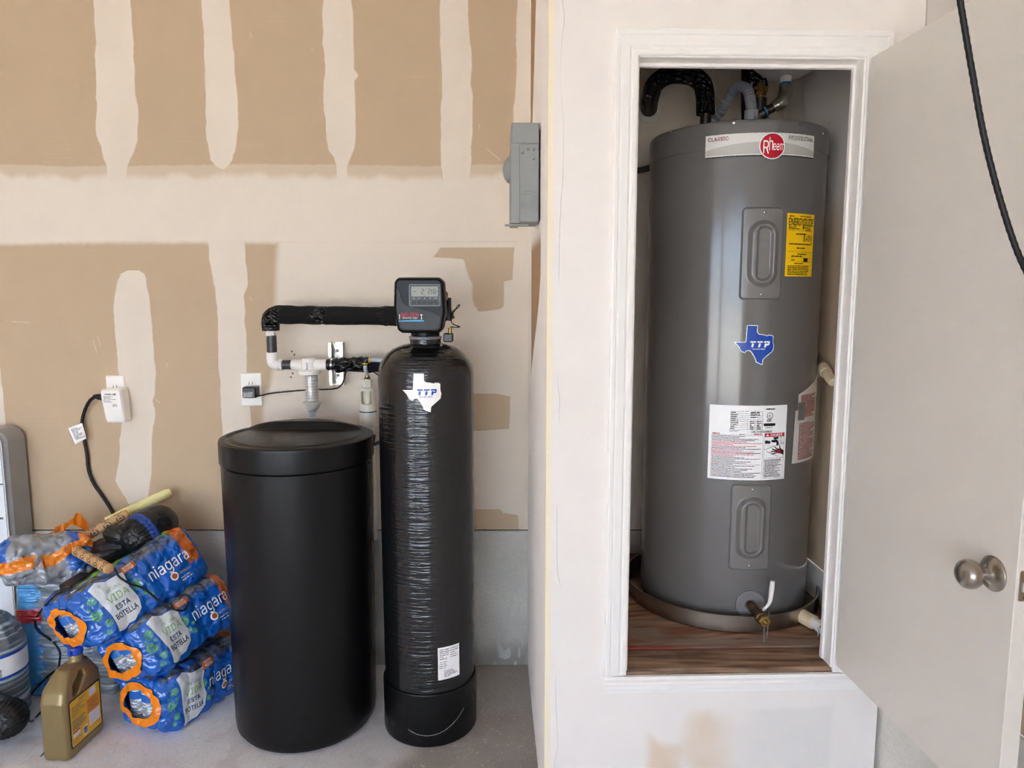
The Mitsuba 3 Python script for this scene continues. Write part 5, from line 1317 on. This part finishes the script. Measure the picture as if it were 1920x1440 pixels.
    # bottles seen through the opening
    for i in (-1, 0, 1):
        Mb = M @ xf(t=(i * max(0.0495, 0.062 * hole[0] / 0.075) * 0.95, -L / 2 + 0.042, -H / 2 + 0.010))
        kb, nn = 'water_bottle', 0
        while kb in labels:
            nn += 1
            kb = f'water_bottle_{nn:03d}'
        tag(kb, f"{('leftmost', 'middle', 'rightmost')[i + 1]} ribbed clear bottle seen through the torn orange opening of the {where} blue pack", 'bottle', f'bottles inside the {where} blue pack')
        if first_bottle is None:
            first_bottle = kb
            add(kb + '__body', bottle_mesh, 'bottle_clear', 40, to_world=TF(Mb.tolist()))
            add(kb + '__label_band', bottle_band, 'bottle_label', 40, to_world=TF(Mb.tolist()))
        else:
            copy(kb + '__body', first_bottle + '__body', Mb)
            copy(kb + '__label_band', first_bottle + '__label_band', Mb)
    return B

def pack_frame(front, far, roll, L, W, H):
    """Frame of a bundle whose front end is centred at one point and whose axis points to the other."""
    front, far = np.asarray(front, float), np.asarray(far, float)
    R = frame(far - front)
    c, s_ = math.cos(roll), math.sin(roll)
    R = R @ np.array([[c, 0, s_], [0, 1, 0], [-s_, 0, c]])
    return xf(R, front + (far - front) / np.linalg.norm(far - front) * L / 2)
# R columns: right, along, up; a positive roll tips the top to the right
pE = pack_frame((-1.243, 2.262, 0.107), (-1.105, 2.60, 0.107), 0.0, 0.36, 0.235, 0.21)
water_pack(pE, 0.235, 0.36, 0.21, 1, 'blue shrink wrapped water bottle pack lying lowest, on the concrete floor', 'lowest', hole=(0.072, 0.057))
pD = pack_frame((-1.270, 2.222, 0.282), (-1.115, 2.57, 0.345), -0.42, 0.38, 0.265, 0.185)
water_pack(pD, 0.265, 0.38, 0.185, 2, 'blue shrink wrapped water bottle pack second from the floor, tipped sideways', 'middle', hole=(0.088, 0.047))
pB = pack_frame((-1.432, 2.212, 0.402), (-1.222, 2.56, 0.514), -0.40, 0.42, 0.315, 0.20)
water_pack(pB, 0.315, 0.42, 0.20, 3, 'blue shrink wrapped water bottle pack on top of the stack, with lime green leaves', 'topmost', lime=True, hole=(0.104, 0.049))

# clear bundle of larger bottles behind
def weld_add(key, B, V, F, c, m='film'):
    wV = B.disp(V)
    _, inv = np.unique(np.round(V / 1e-6).astype(np.int64), axis=0, return_inverse=True)
    inv = inv.ravel()
    k_ = inv.max() + 1
    cnt = np.bincount(inv, minlength=k_)[:, None]
    Vw = np.stack([np.bincount(inv, wV[:, i], k_) for i in range(3)], 1) / cnt
    Cw = np.stack([np.bincount(inv, c[:, i], k_) for i in range(3)], 1) / cnt
    mm = trimesh.Trimesh(Vw, inv[F], process=False)
    PILE.append(mm)
    return add(key, mm, m, True, color=np.clip(Cw, 0, 1))
vcol('crinkled_film', 0.10, 0.8, lambda p, n, uv: fbm(p.x * 18, p.y * 18, p.z * 130 + 4 * noise(p.x * 9, p.z * 12), 3), 0.016, clearcoat=1.0, clearcoat_gloss=0.95)
Wb, Lb, Hb = 0.345, 0.20, 0.43
Bb = Bundle(xf(rotz(0.06), (-1.625, 2.59, Hb / 2 + 0.002)), Wb, Lb, Hb, 6, 0.03, 0.008, 0.010, 0.0)
V, F = boxgrid(Wb / 2, Lb / 2, Hb / 2, 0.005)
tx, tz = (V[:, 0] + Wb / 2) / Wb, (V[:, 2] + Hb / 2) / Hb
nz = meshkit.fbm(V * np.array([14, 14, 60.0]) + 3, 3, 4)
st_ = ss(0.62, 0.72, meshkit.noise(V * np.array([16, 16, 150.0]) + 8, 6))
c = np.array(lin(140, 150, 158)) * (0.45 + 0.9 * nz)[:, None] + 0.32 * st_[:, None]
blueb = ss(0.26, 0.22, tx + 0.03 * np.sin(tz * 40)) * ss(0.02, 0.06, tx)
c = c * (1 - blueb[:, None]) + np.array(lin(74, 160, 222)) * (0.8 + 0.4 * nz)[:, None] * blueb[:, None]
red = ss(0.28, 0.25, tx) * ss(0.66, 0.68, tz) * ss(0.80, 0.78, tz)
c = c * (1 - red[:, None]) + np.array(lin(186, 36, 44)) * red[:, None]
k = 'clear_bottle_bundle'
weld_add(k + '__wrap', Bb, V, F, c, 'crinkled_film')
tag(k, 'clear crinkled plastic bundle of large bottles with light blue and red print, behind the packs', 'bottle bundle')

# torn empty wrap with its orange band, on top at left
tw = Bundle(pack_frame(at_y(100, 1052, 2.30), at_y(84, 1046, 2.58), 0.12, 0.28, 0.29, 0.175), 0.285, 0.25, 0.155, 9, 0.055, 0.0, 0.036, 0.0)
V, F = boxgrid(0.1425, 0.125, 0.0775, 0.004)
tx, tz = V[:, 0] / 0.285 + 0.5, V[:, 2] / 0.155 + 0.5
nz = meshkit.fbm(V * 18 + 2, 3, 4)
lineh = 0.50 + 0.42 * ss(0.45, 0.85, tx) - 0.10 * ss(0.0, 0.3, 0.3 - tx)
c = np.array(lin(150, 154, 160)) * (0.5 + 0.9 * nz)[:, None]
for col, lo, hi in ((BLUE, 0.30, 0.55), ):
    w_ = ss(0.62, 0.70, tx + (nz - 0.5) * 0.2) * ss(0.22, 0.28, tz)
    c = c * (1 - w_[:, None]) + col * (0.7 + 0.5 * nz)[:, None] * w_[:, None]
w_ = ss(0.08, 0.05, tx) * ss(0.3, 0.35, tz)
c = c * (1 - w_[:, None]) + BLUE * w_[:, None]
w_ = (ss(lineh - 0.14, lineh - 0.12, tz + (nz - 0.5) * 0.1) * ss(lineh + 0.14, lineh + 0.12, tz + (nz - 0.5) * 0.1)) * (1 - 0.85 * (np.abs(tx - 0.36) < 0.045))
c = c * (1 - w_[:, None]) + ORNG * (0.8 + 0.4 * nz)[:, None] * w_[:, None]
k = 'torn_wrap'
weld_add(k + '__film', tw, V, F, c)
loop = [(-0.125, -0.03, 0.03), (-0.06, -0.055, 0.055), (0.0, -0.03, 0.075), (0.045, -0.02, 0.115), (0.085, 0.0, 0.13), (0.125, 0.02, 0.07), (0.10, 0.06, 0.05), (0.0, 0.08, 0.075), (-0.09, 0.05, 0.055), (-0.125, -0.03, 0.03)]
lp_ = spline(loop, 10)
Vs = []
for i, p in enumerate(lp_):
    w = 0.016 + 0.008 * math.sin(i * 0.35)
    Vs += [p + np.array([0, 0, w]) + 0.004 * np.array([math.sin(i * 1.3), math.cos(i), 0]), p - np.array([0, 0, w])]
Vs = np.array(Vs)
Fs = []
for i in range(len(lp_) - 1):
    a = 2 * i
    Fs += [[a, a + 1, a + 3], [a, a + 3, a + 2]]
add(k + '__orange_band', moved(trimesh.Trimesh(Vs, Fs, process=False), tw.M), 'orange_film', True, label='stiff orange band standing up')
tag(k, 'torn clear plastic wrap with a raised orange band, at upper left of the pile', 'plastic wrap')

# white slab in plastic against the wall, on a dark bag
sl = 'wrapped_slab'
tag(sl, 'upright white slab in grey plastic film at the left edge, leaning against the wall', 'wrapped panel')
mat('film_grey', (150, 152, 152), 0.3, 0.5, bump=lambda p, n, uv: fbm(p.x * 20, p.y * 20, p.z * 8), bump_scale=0.012)
mat('slab_white', (226, 232, 236), 0.3, 0.5, bump=lambda p, n, uv: fbm(p.x * 22, p.y * 22, p.z * 16), bump_scale=0.006)
xr = at_y(19, 990, 2.575)[0]
ztp, zbt = at_y(19, 806, 2.60)[2], at_y(19, 1172, 2.575)[2]
h_ = ztp - zbt
shp = rrect(0.36, h_, 0.05, xr - 0.18, zbt + h_ / 2)
Rf = np.array([[1, 0, 0], [0, 0, -1], [0, 1, 0.0]])
add(sl + '__body', moved(slab(shp, 0.115, 0.02), xf(Rf, (0.0, 2.695, 0))), 'film_grey', 35)
add(sl + '__face', moved(slab(shp.buffer(-0.008), 0.004, 0.002), xf(Rf, (0.0, 2.5805, 0))), 'slab_white', label='white front face')
add(sl + '__edge_line', moved(extr(shp.buffer(-0.011).difference(shp.buffer(-0.0125)), 0.0006), xf(Rf, (0, 2.5764, 0))), 'print_dark_grey')
for v, w in ((908, 0.010), (972, 0.016), (1030, 0.005)):
    q = at_y(4, v, 2.5764)
    add(sl + '__mark', lo_hi((q[0] - 0.022, 2.5757, q[2] - w / 4), (q[0] + 0.004, 2.5765, q[2] + w / 4), 0.0002), 'print_dark_grey')
bg = trimesh.creation.icosphere(4, 1.0)
v = np.array(bg.vertices)
v = np.sign(v) * np.abs(v) ** 0.6
v *= np.array([0.155, 0.09, zbt / 2 - 0.001])
v += (meshkit.fbm(v * 14, 3, 2)[:, None] - 0.5) * 0.03 * np.array([1, 1, 0])
bg.vertices = v + np.array([xr - 0.165, 2.60, zbt / 2])
add('black_bag', bg, 'tape_black', True, label='crumpled dark plastic bag under the white slab', cat='bag')

# large water bottle at the left edge
lb = 'large_water_bottle'
tag(lb, 'large clear water bottle with a white and blue label, at the left edge', 'bottle')
mat('jug_clear', mikit.proc(lambda p, n, uv: mix(lin(96, 104, 110), lin(200, 212, 220), smoothstep(0.45, 0.8, noise(p.x * 9, p.y * 9, p.z * 110)) * 0.7)), 0.07, 0.8, clearcoat=1.0, clearcoat_gloss=0.95)
bc_ = at_y(-12, 1230, 2.36)
R0 = 0.098
pr = [(0, 0.001), (R0 - 0.012, 0.001), (R0, 0.012)] + [(R0 - 0.0035 * (0.5 + 0.5 * math.cos(z * 2 * math.pi / 0.03)), z) for z in np.arange(0.02, 0.16, 0.0025)] + [(R0 - 0.001, 0.165), (R0 - 0.001, 0.262), (R0, 0.272), (R0 - 0.006, 0.300), (R0 - 0.022, 0.335), (0.052, 0.365), (0.026, 0.384), (0.022, 0.400), (0.0, 0.402)]
nb_ = 72
lm = lathe(pr, nb_)
v = np.array(lm.vertices)
aa = np.arctan2(v[:, 1], v[:, 0])
sw = ss(0.275, 0.295, v[:, 2]) * ss(0.37, 0.35, v[:, 2])
v[:, :2] *= (1 - 0.07 * sw * (0.5 + 0.5 * np.cos(aa * 14 + v[:, 2] * 30)))[:, None]
lm.vertices = v
add(lb + '__body', moved(lm, xf(t=(bc_[0], 2.36, 0))), 'jug_clear', 40)
add(lb + '__label', moved(lathe([(R0, 0.172), (R0 + 0.0006, 0.172), (R0 + 0.0006, 0.256), (R0, 0.256)], 64), xf(t=(bc_[0], 2.36, 0))), 'print_white', 40, label='white label with blue borders')
for z0_, z1_ in ((0.172, 0.180), (0.246, 0.256)):
    add(lb + '__label__border', moved(lathe([(R0 + 0.0006, z0_), (R0 + 0.0010, z0_), (R0 + 0.0010, z1_), (R0 + 0.0006, z1_)], 64), xf(t=(bc_[0], 2.36, 0))), 'print_blue', 40)
fm = cyl_map(bc_[0], 2.36, R0, 0.0, 0.2)
add(lb + '__label__print', cat(*[fm(rect(0.045 + i * 0.0032, -0.018, 0.045 + i * 0.0032 + w, 0.010), 0.0012) for i, w in enumerate(np.random.default_rng(5).uniform(0.0008, 0.0022, 12))] + [fm(scribble(-0.03, -0.02, 0.035, 0.03, 6, 0.4, 8), 0.0012)]), 'print_dark_grey')

# ------------------------------------------------------------------ things lying on the pile
def nearest(u, v, off=0.004, fallback=2.5):
    """Where a sight line first meets the pile or the floor, lifted towards the viewer."""
    o, d = np.array([0, 0, CAMH]), ray(u, v)
    d = d / np.linalg.norm(d)
    best = (0 - CAMH) / d[2] if d[2] < 0 else 1e9
    best = min(best, (YB - 0.004) / d[1])
    for m in PILE:
        T3 = m.vertices[m.faces]
        e1, e2 = T3[:, 1] - T3[:, 0], T3[:, 2] - T3[:, 0]
        h = np.cross(d, e2)
        a = np.einsum('ij,ij->i', e1, h)
        a = np.where(np.abs(a) < 1e-14, 1e-14, a)
        s = o - T3[:, 0]
        uu = np.einsum('ij,ij->i', s, h) / a
        q = np.cross(s, e1)
        vv = (q @ d) / a
        t = np.einsum('ij,ij->i', e2, q) / a
        ok = (uu >= 0) & (vv >= 0) & (uu + vv <= 1) & (t > 0.5)
        if ok.any():
            best = min(best, t[ok].min())
    return o + d * (best - off)

# boxing gloves
def glove(key, label, mitt, thumb, cuff, band):
    tag(key, label, 'boxing glove')
    m = blob([mitt, thumb], 0.006, 16)
    v = np.array(m.vertices)
    a, b = np.array(mitt[0][0]), np.array(mitt[-1][0])
    ax = (b - a) / np.linalg.norm(b - a)
    s = (v - a) @ ax
    col = np.tile(np.array(lin(24, 24, 25)), (len(v), 1))
    if band is not None:
        w = ss(band - 0.013, band - 0.010, s) * ss(band + 0.013, band + 0.010, s)
        w = w * (1 - 0.7 * ss(0.003, 0.0015, np.abs(s - band)))
        col = col * (1 - w[:, None]) + np.array(lin(38, 72, 150)) * w[:, None]
    r = 0.004 * np.sin(np.arctan2(v[:, 2] - a[2], v[:, 0] - a[0]) * 26) * ss(0.03, 0.0, s) * ss(-0.09, -0.03, s)
    n = m.vertex_normals
    m.vertices = v + n * r[:, None]
    add(key + '__mitt', m, 'leather', True, color=col)
    PILE.append(m)
    c = blob([cuff], 0.007, 10)
    v = np.array(c.vertices)
    w = ss(0.5, 0.6, meshkit.fbm(v * 14, 2, 5))
    add(key + '__cuff', c, 'leather', True, color=np.array(lin(20, 18, 18)) * (1 - w[:, None]) + np.array(lin(44, 22, 22)) * w[:, None])
    PILE.append(c)
    return m
g0, g1 = at_y(262, 1004, 2.45), at_y(294, 984, 2.51)
glove('boxing_glove', 'black boxing glove with a blue band lying on top of the pile', [(g0, 0.066), ((g0 + g1) / 2, 0.078), (g1, 0.073)],
      [(at_y(250, 1004, 2.46), 0.045), (at_y(226, 1003, 2.43), 0.034), (at_y(208, 1000, 2.43), 0.026)],
      [(at_y(228, 1022, 2.46), 0.046), (at_y(196, 1034, 2.44), 0.048), (at_y(172, 1046, 2.42), 0.036)], 0.012)
g2, g3 = at_y(-4, 1352, 2.17), at_y(-60, 1335, 2.26)
glove('boxing_glove_001', 'black wrinkled boxing glove on the floor in the lower left corner', [(at_y(14, 1346, 2.17), 0.060), (at_y(-25, 1352, 2.20), 0.072), (g3, 0.068)],
      [(at_y(10, 1330, 2.22), 0.04), (at_y(-20, 1316, 2.27), 0.036)], [(at_y(-70, 1330, 2.28), 0.06), (at_y(-120, 1325, 2.32), 0.055)], None)

# sticks
def carved(p, n, uv):
    a, l = uv.x * 6.2832, uv.y
    k = l / 0.046
    i, f = dr.floor(k), k - dr.floor(k) - 0.5
    motif = mi.Float(0)
    for c0 in (-1.57, 0.0, 1.57, 3.14, -3.14):
        da, ff = a - 3.1416 - c0, f * 2.6
        d = dr.sqrt(dr.square(da * 1.15) + dr.square(ff))
        m_ = smoothstep(0.82, 0.74, d) * (1 - smoothstep(0.60, 0.54, d)) + smoothstep(0.40, 0.32, dr.sqrt(dr.square(da * 1.9) + dr.square(ff * 0.7)))
        motif = dr.maximum(motif, m_ * smoothstep(0.05, 0.09, dr.abs(dr.abs(ff) - 0.32)))
    wood = mix(lin(184, 140, 96), lin(206, 166, 120), fbm(l * 30, a * 3, 1.0))
    return mix(wood, lin(48, 32, 24), motif * 0.9)
mat('carved_wood', mikit.proc(carved), 0.45, 0.4)
mat('yellow_wood', mikit.proc(lambda p, n, uv: mix(lin(226, 216, 140), lin(240, 232, 170), fbm(p.x * 20, p.y * 20, p.z * 20))), 0.4, 0.45)
mat('end_grain', mikit.proc(lambda p, n, uv: mix(lin(214, 172, 120), lin(190, 142, 94), noise(p.x * 300, p.y * 300, p.z * 300))), 0.6, 0.3)
def uv_rod(a, b, r, n=24, m=16):
    a, b = np.asarray(a), np.asarray(b)
    d = b - a
    L_ = np.linalg.norm(d)
    R = frame(d, (0, 0, 1) if abs(d[2]) < 0.95 * L_ else (1, 0, 0))
    V, UV, F = [], [], []
    for i in range(m + 1):
        for j in range(n + 1):
            t = 2 * math.pi * j / n
            V.append(a + d * i / m + r * (math.cos(t) * R[:, 0] + math.sin(t) * R[:, 2]))
            UV.append((j / n, L_ * i / m))
    for i in range(m):
        for j in range(n):
            p = i * (n + 1) + j
            F += [[p, p + 1, p + n + 2], [p, p + n + 2, p + n + 1]]
    return trimesh.Trimesh(V, F, process=False), np.array(UV)
def carved_stick(key, label, a, b, r):
    tag(key, label, 'stick')
    m, uv = uv_rod(a, b, r)
    add(key + '__shaft', m, 'carved_wood', True, uv=uv)
    for p, q in ((a, b), (b, a)):
        d = (np.asarray(p) - q) / np.linalg.norm(np.asarray(p) - q)
        add(key + '__end', along([(r * 1.0, -0.0008), (r, 0.004), (r * 0.9, 0.008), (r * 0.6, 0.0095), (0, 0.010)], p, np.asarray(p) + d, 24), 'end_grain', 40)
carved_stick('carved_stick', 'patterned brown wooden stick leaning up to the right behind the glove', at_y(140, 1018, 2.44), at_y(235, 964, 2.52), 0.0165)
s2 = nearest(203, 1066, 0.018)
s1 = at_y(156, 1040, s2[1] + 0.10)
carved_stick('carved_stick_001', 'patterned brown wooden stick with its round end towards the camera, on the lime green pack', s1 + (s1 - s2) * 0.25, s2, 0.0165)
ya, yb_ = at_y(321, 921, 2.66), at_y(228, 966, 2.58)
k = 'yellow_stick'
tag(k, 'smooth pale yellow wooden stick leaning against the wall above the glove', 'stick')
add(k + '__shaft', along([(0, 0), (0.009, 0.0), (0.0125, 0.003), (0.0135, 0.008), (0.0165, 0.014), (0.0175, 0.03), (0.0175, 0.038), (0.0168, 0.040), (0.0175, 0.042), (0.019, 0.06), (0.0195, 0.22), (0.0195, 0.235), (0, 0.236)], ya, yb_, 28), 'yellow_wood', 35)
add(k + '__peg_hole', along([(0, 0), (0.004, 0.0), (0.005, 0.0012), (0, 0.0012)], ya + (ya - yb_) * 0.006, ya - yb_ + ya, 12), 'film_brown')

# laptop charger and cords
cb0, cb1 = nearest(121, 1106, 0.032), nearest(163, 1080, 0.030)
ch = 'charger'
tag(ch, 'black laptop charger brick with thin cords lying on the pile', 'charger')
Rc = frame(cb1 - cb0)
ctr = (cb0 + cb1) / 2
Lc = np.linalg.norm(cb1 - cb0)
add(ch + '__brick', moved(cbox((0.046, Lc, 0.030), 0.004), xf(Rc, ctr)), 'black_plastic')
add(ch + '__strain_relief', tube([ctr + Rc[:, 1] * (Lc / 2 - 0.002), ctr + Rc[:, 1] * (Lc / 2 + 0.02), ctr + Rc[:, 1] * (Lc / 2 + 0.035)], [0.008, 0.0055, 0.004], 12), 'cord_black', True)
left = [ctr - Rc[:, 1] * (Lc / 2 - 0.002)] + [nearest(u, v, 0.010) for u, v in ((104, 1117), (86, 1134), (71, 1154), (65, 1170), (74, 1185), (92, 1198))]
left += [nearest(101, 1205, 0.008)] + [at_y(u, v, y) for u, v, y in ( (112, 1222, 2.25), (111, 1245, 2.25), (105, 1270, 2.24))]
add(ch + '__cord', tube(left, 0.0034, 10, 8), 'cord_black', True)
right = [ctr + Rc[:, 1] * (Lc / 2 + 0.03)] + [nearest(u, v, 0.008) for u, v in ((180, 1066), (192, 1059), (206, 1058), (216, 1068), (224, 1082), (245, 1095), (270, 1104), (300, 1128), (325, 1142), (345, 1144), (354, 1128))]
add(ch + '__cord', tube(right, 0.0030, 10, 8), 'cord_black', True)
fc = 'loose_cord'
add(fc, tube([nearest(u, v, 0.010) for u, v in ((122, 1252), (100, 1260), (80, 1278), (60, 1300), (52, 1322), (52, 1345), (60, 1352))] + [nearest(u, v, 0.006) for u, v in ((72, 1340), (86, 1322), (98, 1305))], 0.0034, 10, 8), 'cord_black', True, label='thin black cord looping on the floor behind the gold jug', cat='cord')
add('headphone_wire', tube([nearest(u, v, 0.008) for u, v in ((236, 962), (250, 958), (300, 962))] + [at_y(322, 972, 2.60), at_y(336, 990, 2.62), at_y(347, 1020, 2.62), at_y(355, 1050, 2.62)] + [nearest(361, 1085, 0.006)], 0.0022, 8, 8), 'cord_black', True, label='thin black wire trailing from the boxing glove down the side of the pile', cat='wire')

# plug behind the jug
pg = 'cord_plug'
q = at_z(90, 1412, 0.012)
tag(pg, 'black three prong plug end lying on the floor beside the gold jug', 'plug')
add(pg + '__body', tube([q + [0.02, 0.04, 0.03], q + [0.008, 0.015, 0.018], q + [0.0, 0.0, 0.010]], [0.006, 0.012, 0.011], 12), 'cord_black', True)
for dx in (-0.006, 0.006):
    add(pg + '__prong', moved(cbox((0.002, 0.018, 0.006), 0.0004), xf(t=q + np.array([dx - 0.004, -0.012, 0.003]))), 'steel')

# gold jug
jg = 'gold_jug'
tag(jg, 'gold plastic jug with a blue cap and yellow label on the floor by the packs', 'jug')
mat('gold_plastic', (150, 132, 92), 0.34, metal=0.55)
mat('label_yellow', (222, 176, 36), 0.35, 0.45)
mat('label_orange', (214, 140, 40), 0.4, 0.4)
mat('cap_blue', (24, 66, 170), 0.35, 0.5)
j0 = at_z(128, 1432, 0.0)
j1 = at_z(203, 1362, 0.0)
ja = (j1 - j0) / np.linalg.norm(j1 - j0)
JL, JT = 0.188, 0.088
jx = np.cross(ja, [0, 0, 1.0])                  # towards the labelled face
JM = xf(np.stack([jx, ja, [0, 0, 1.0]], 1), j0 - jx * JT / 2)
lev = [(0.0005, 0.86, 0.90, 0.012, 0.5), (0.010, 0.98, 0.98, 0.018, 0.5), (0.022, 1, 1, 0.02, 0.5), (0.195, 1, 1, 0.02, 0.5)]
parts = []
def loft(rows):
    pts = []
    for z, a, b, r, off in rows:
        c = np.array(rrect(JT * a, JL * b, min(r, JT * a * 0.49, JL * b * 0.49)).exterior.coords)
        pts.append(np.c_[c[:, 0], c[:, 1] + JL * off, np.full(len(c), z)])
    return hull(np.vstack(pts))
jb = [loft(lev), loft([(0.19, 1, 1, 0.02, 0.5), (0.225, 0.96, 0.92, 0.02, 0.52), (0.268, 0.62, 0.62, 0.02, 0.56), (0.276, 0.54, 0.55, 0.018, 0.57)]), loft([(0.262, 0.50, 0.24, 0.02, 0.66), (0.300, 0.46, 0.215, 0.02, 0.68)])]
def man(t):
    t = trimesh.Trimesh(t.vertices, t.faces, process=True)
    return m3.Manifold(m3.Mesh(np.asarray(t.vertices, np.float32), np.asarray(t.faces, np.uint32)))
body = man(jb[0]) + man(jb[1]) + man(jb[2])
grip = m3.Manifold.batch_hull([m3.Manifold.sphere(0.0135, 20).translate([sx * 0.06, y, z]) for sx in (-1, 1) for y, z in ((0.060, 0.205), (0.062, 0.222), (0.100, 0.243))])
body = (body - grip).refine_to_length(0.006)
bm = body.to_mesh()
jm = trimesh.Trimesh(bm.vert_properties[:, :3], bm.tri_verts, process=True)
trimesh.smoothing.filter_taubin(jm, iterations=14)
jm.vertices[:, 2] -= jm.vertices[:, 2].min() - 0.0006
add(jg + '__body', moved(jm, JM), 'gold_plastic', 60)
add(jg + '__cap', moved(cat(lathe([(0, 0.299), (0.0215, 0.299), (0.0225, 0.303), (0.0225, 0.318), (0.020, 0.323), (0.0, 0.324)], 32), moved(cbox((0.012, 0.014, 0.016), 0.003), xf(t=(0.0, -0.0235, 0.309)))), JM @ xf(t=(0, JL * 0.68, 0))), 'cap_blue', 35)
jl = plane_map((JM @ np.array([JT / 2 + 0.0004, JL / 2, 0.112, 1]))[:3], ja, (0, 0, 1))
if np.dot(np.cross(ja, [0, 0, 1.0]), jx) < 0:
    jl = plane_map((JM @ np.array([JT / 2 + 0.0004, JL / 2, 0.112, 1]))[:3], -ja, (0, 0, 1))
k = add(jg + '__label', jl(moved(slab(rrect(0.150, 0.158, 0.008), 0.0010, 0.0003), np.eye(4)), 0), 'print_black', label='yellow label with a black border')
add(k + '__field', jl(flat(rrect(0.143, 0.151, 0.006), 0.05), 0.0013), 'label_yellow')
add(k + '__orange_field', jl(flat(sg.box(0.006, -0.012, 0.066, 0.040), 0.05), 0.0016), 'label_orange')
add(k + '__pale_panel', cat(*[jl(m, 0.0019) for m in (rect(0.012, -0.052, 0.064, -0.008), rect(0.018, 0.046, 0.052, 0.070), rect(-0.066, -0.046, -0.032, -0.030), rect(-0.018, -0.066, 0.002, -0.036))]), 'film_white')
add(k + '__red_bar', jl(rect(-0.066, -0.032, -0.032, -0.028), 0.0022), 'print_red')
add(k + '__print', cat(*[jl(m, 0.0023) for m in (scribble(-0.066, 0.018, 0.0, 0.056, 8, 0.4, 96), scribble(-0.066, -0.024, 0.0, 0.012, 8, 0.5, 97), scribble(0.010, 0.0, 0.062, 0.036, 6, 0.3, 98), scribble(-0.066, -0.070, -0.024, -0.050, 5, 0.3, 99), scribble(-0.030, 0.058, 0.002, 0.070, 3, 0.4, 94), rect(-0.016, -0.062, 0.0, -0.040))]), 'print_dark_grey')
PILE.append(moved(jm, JM))
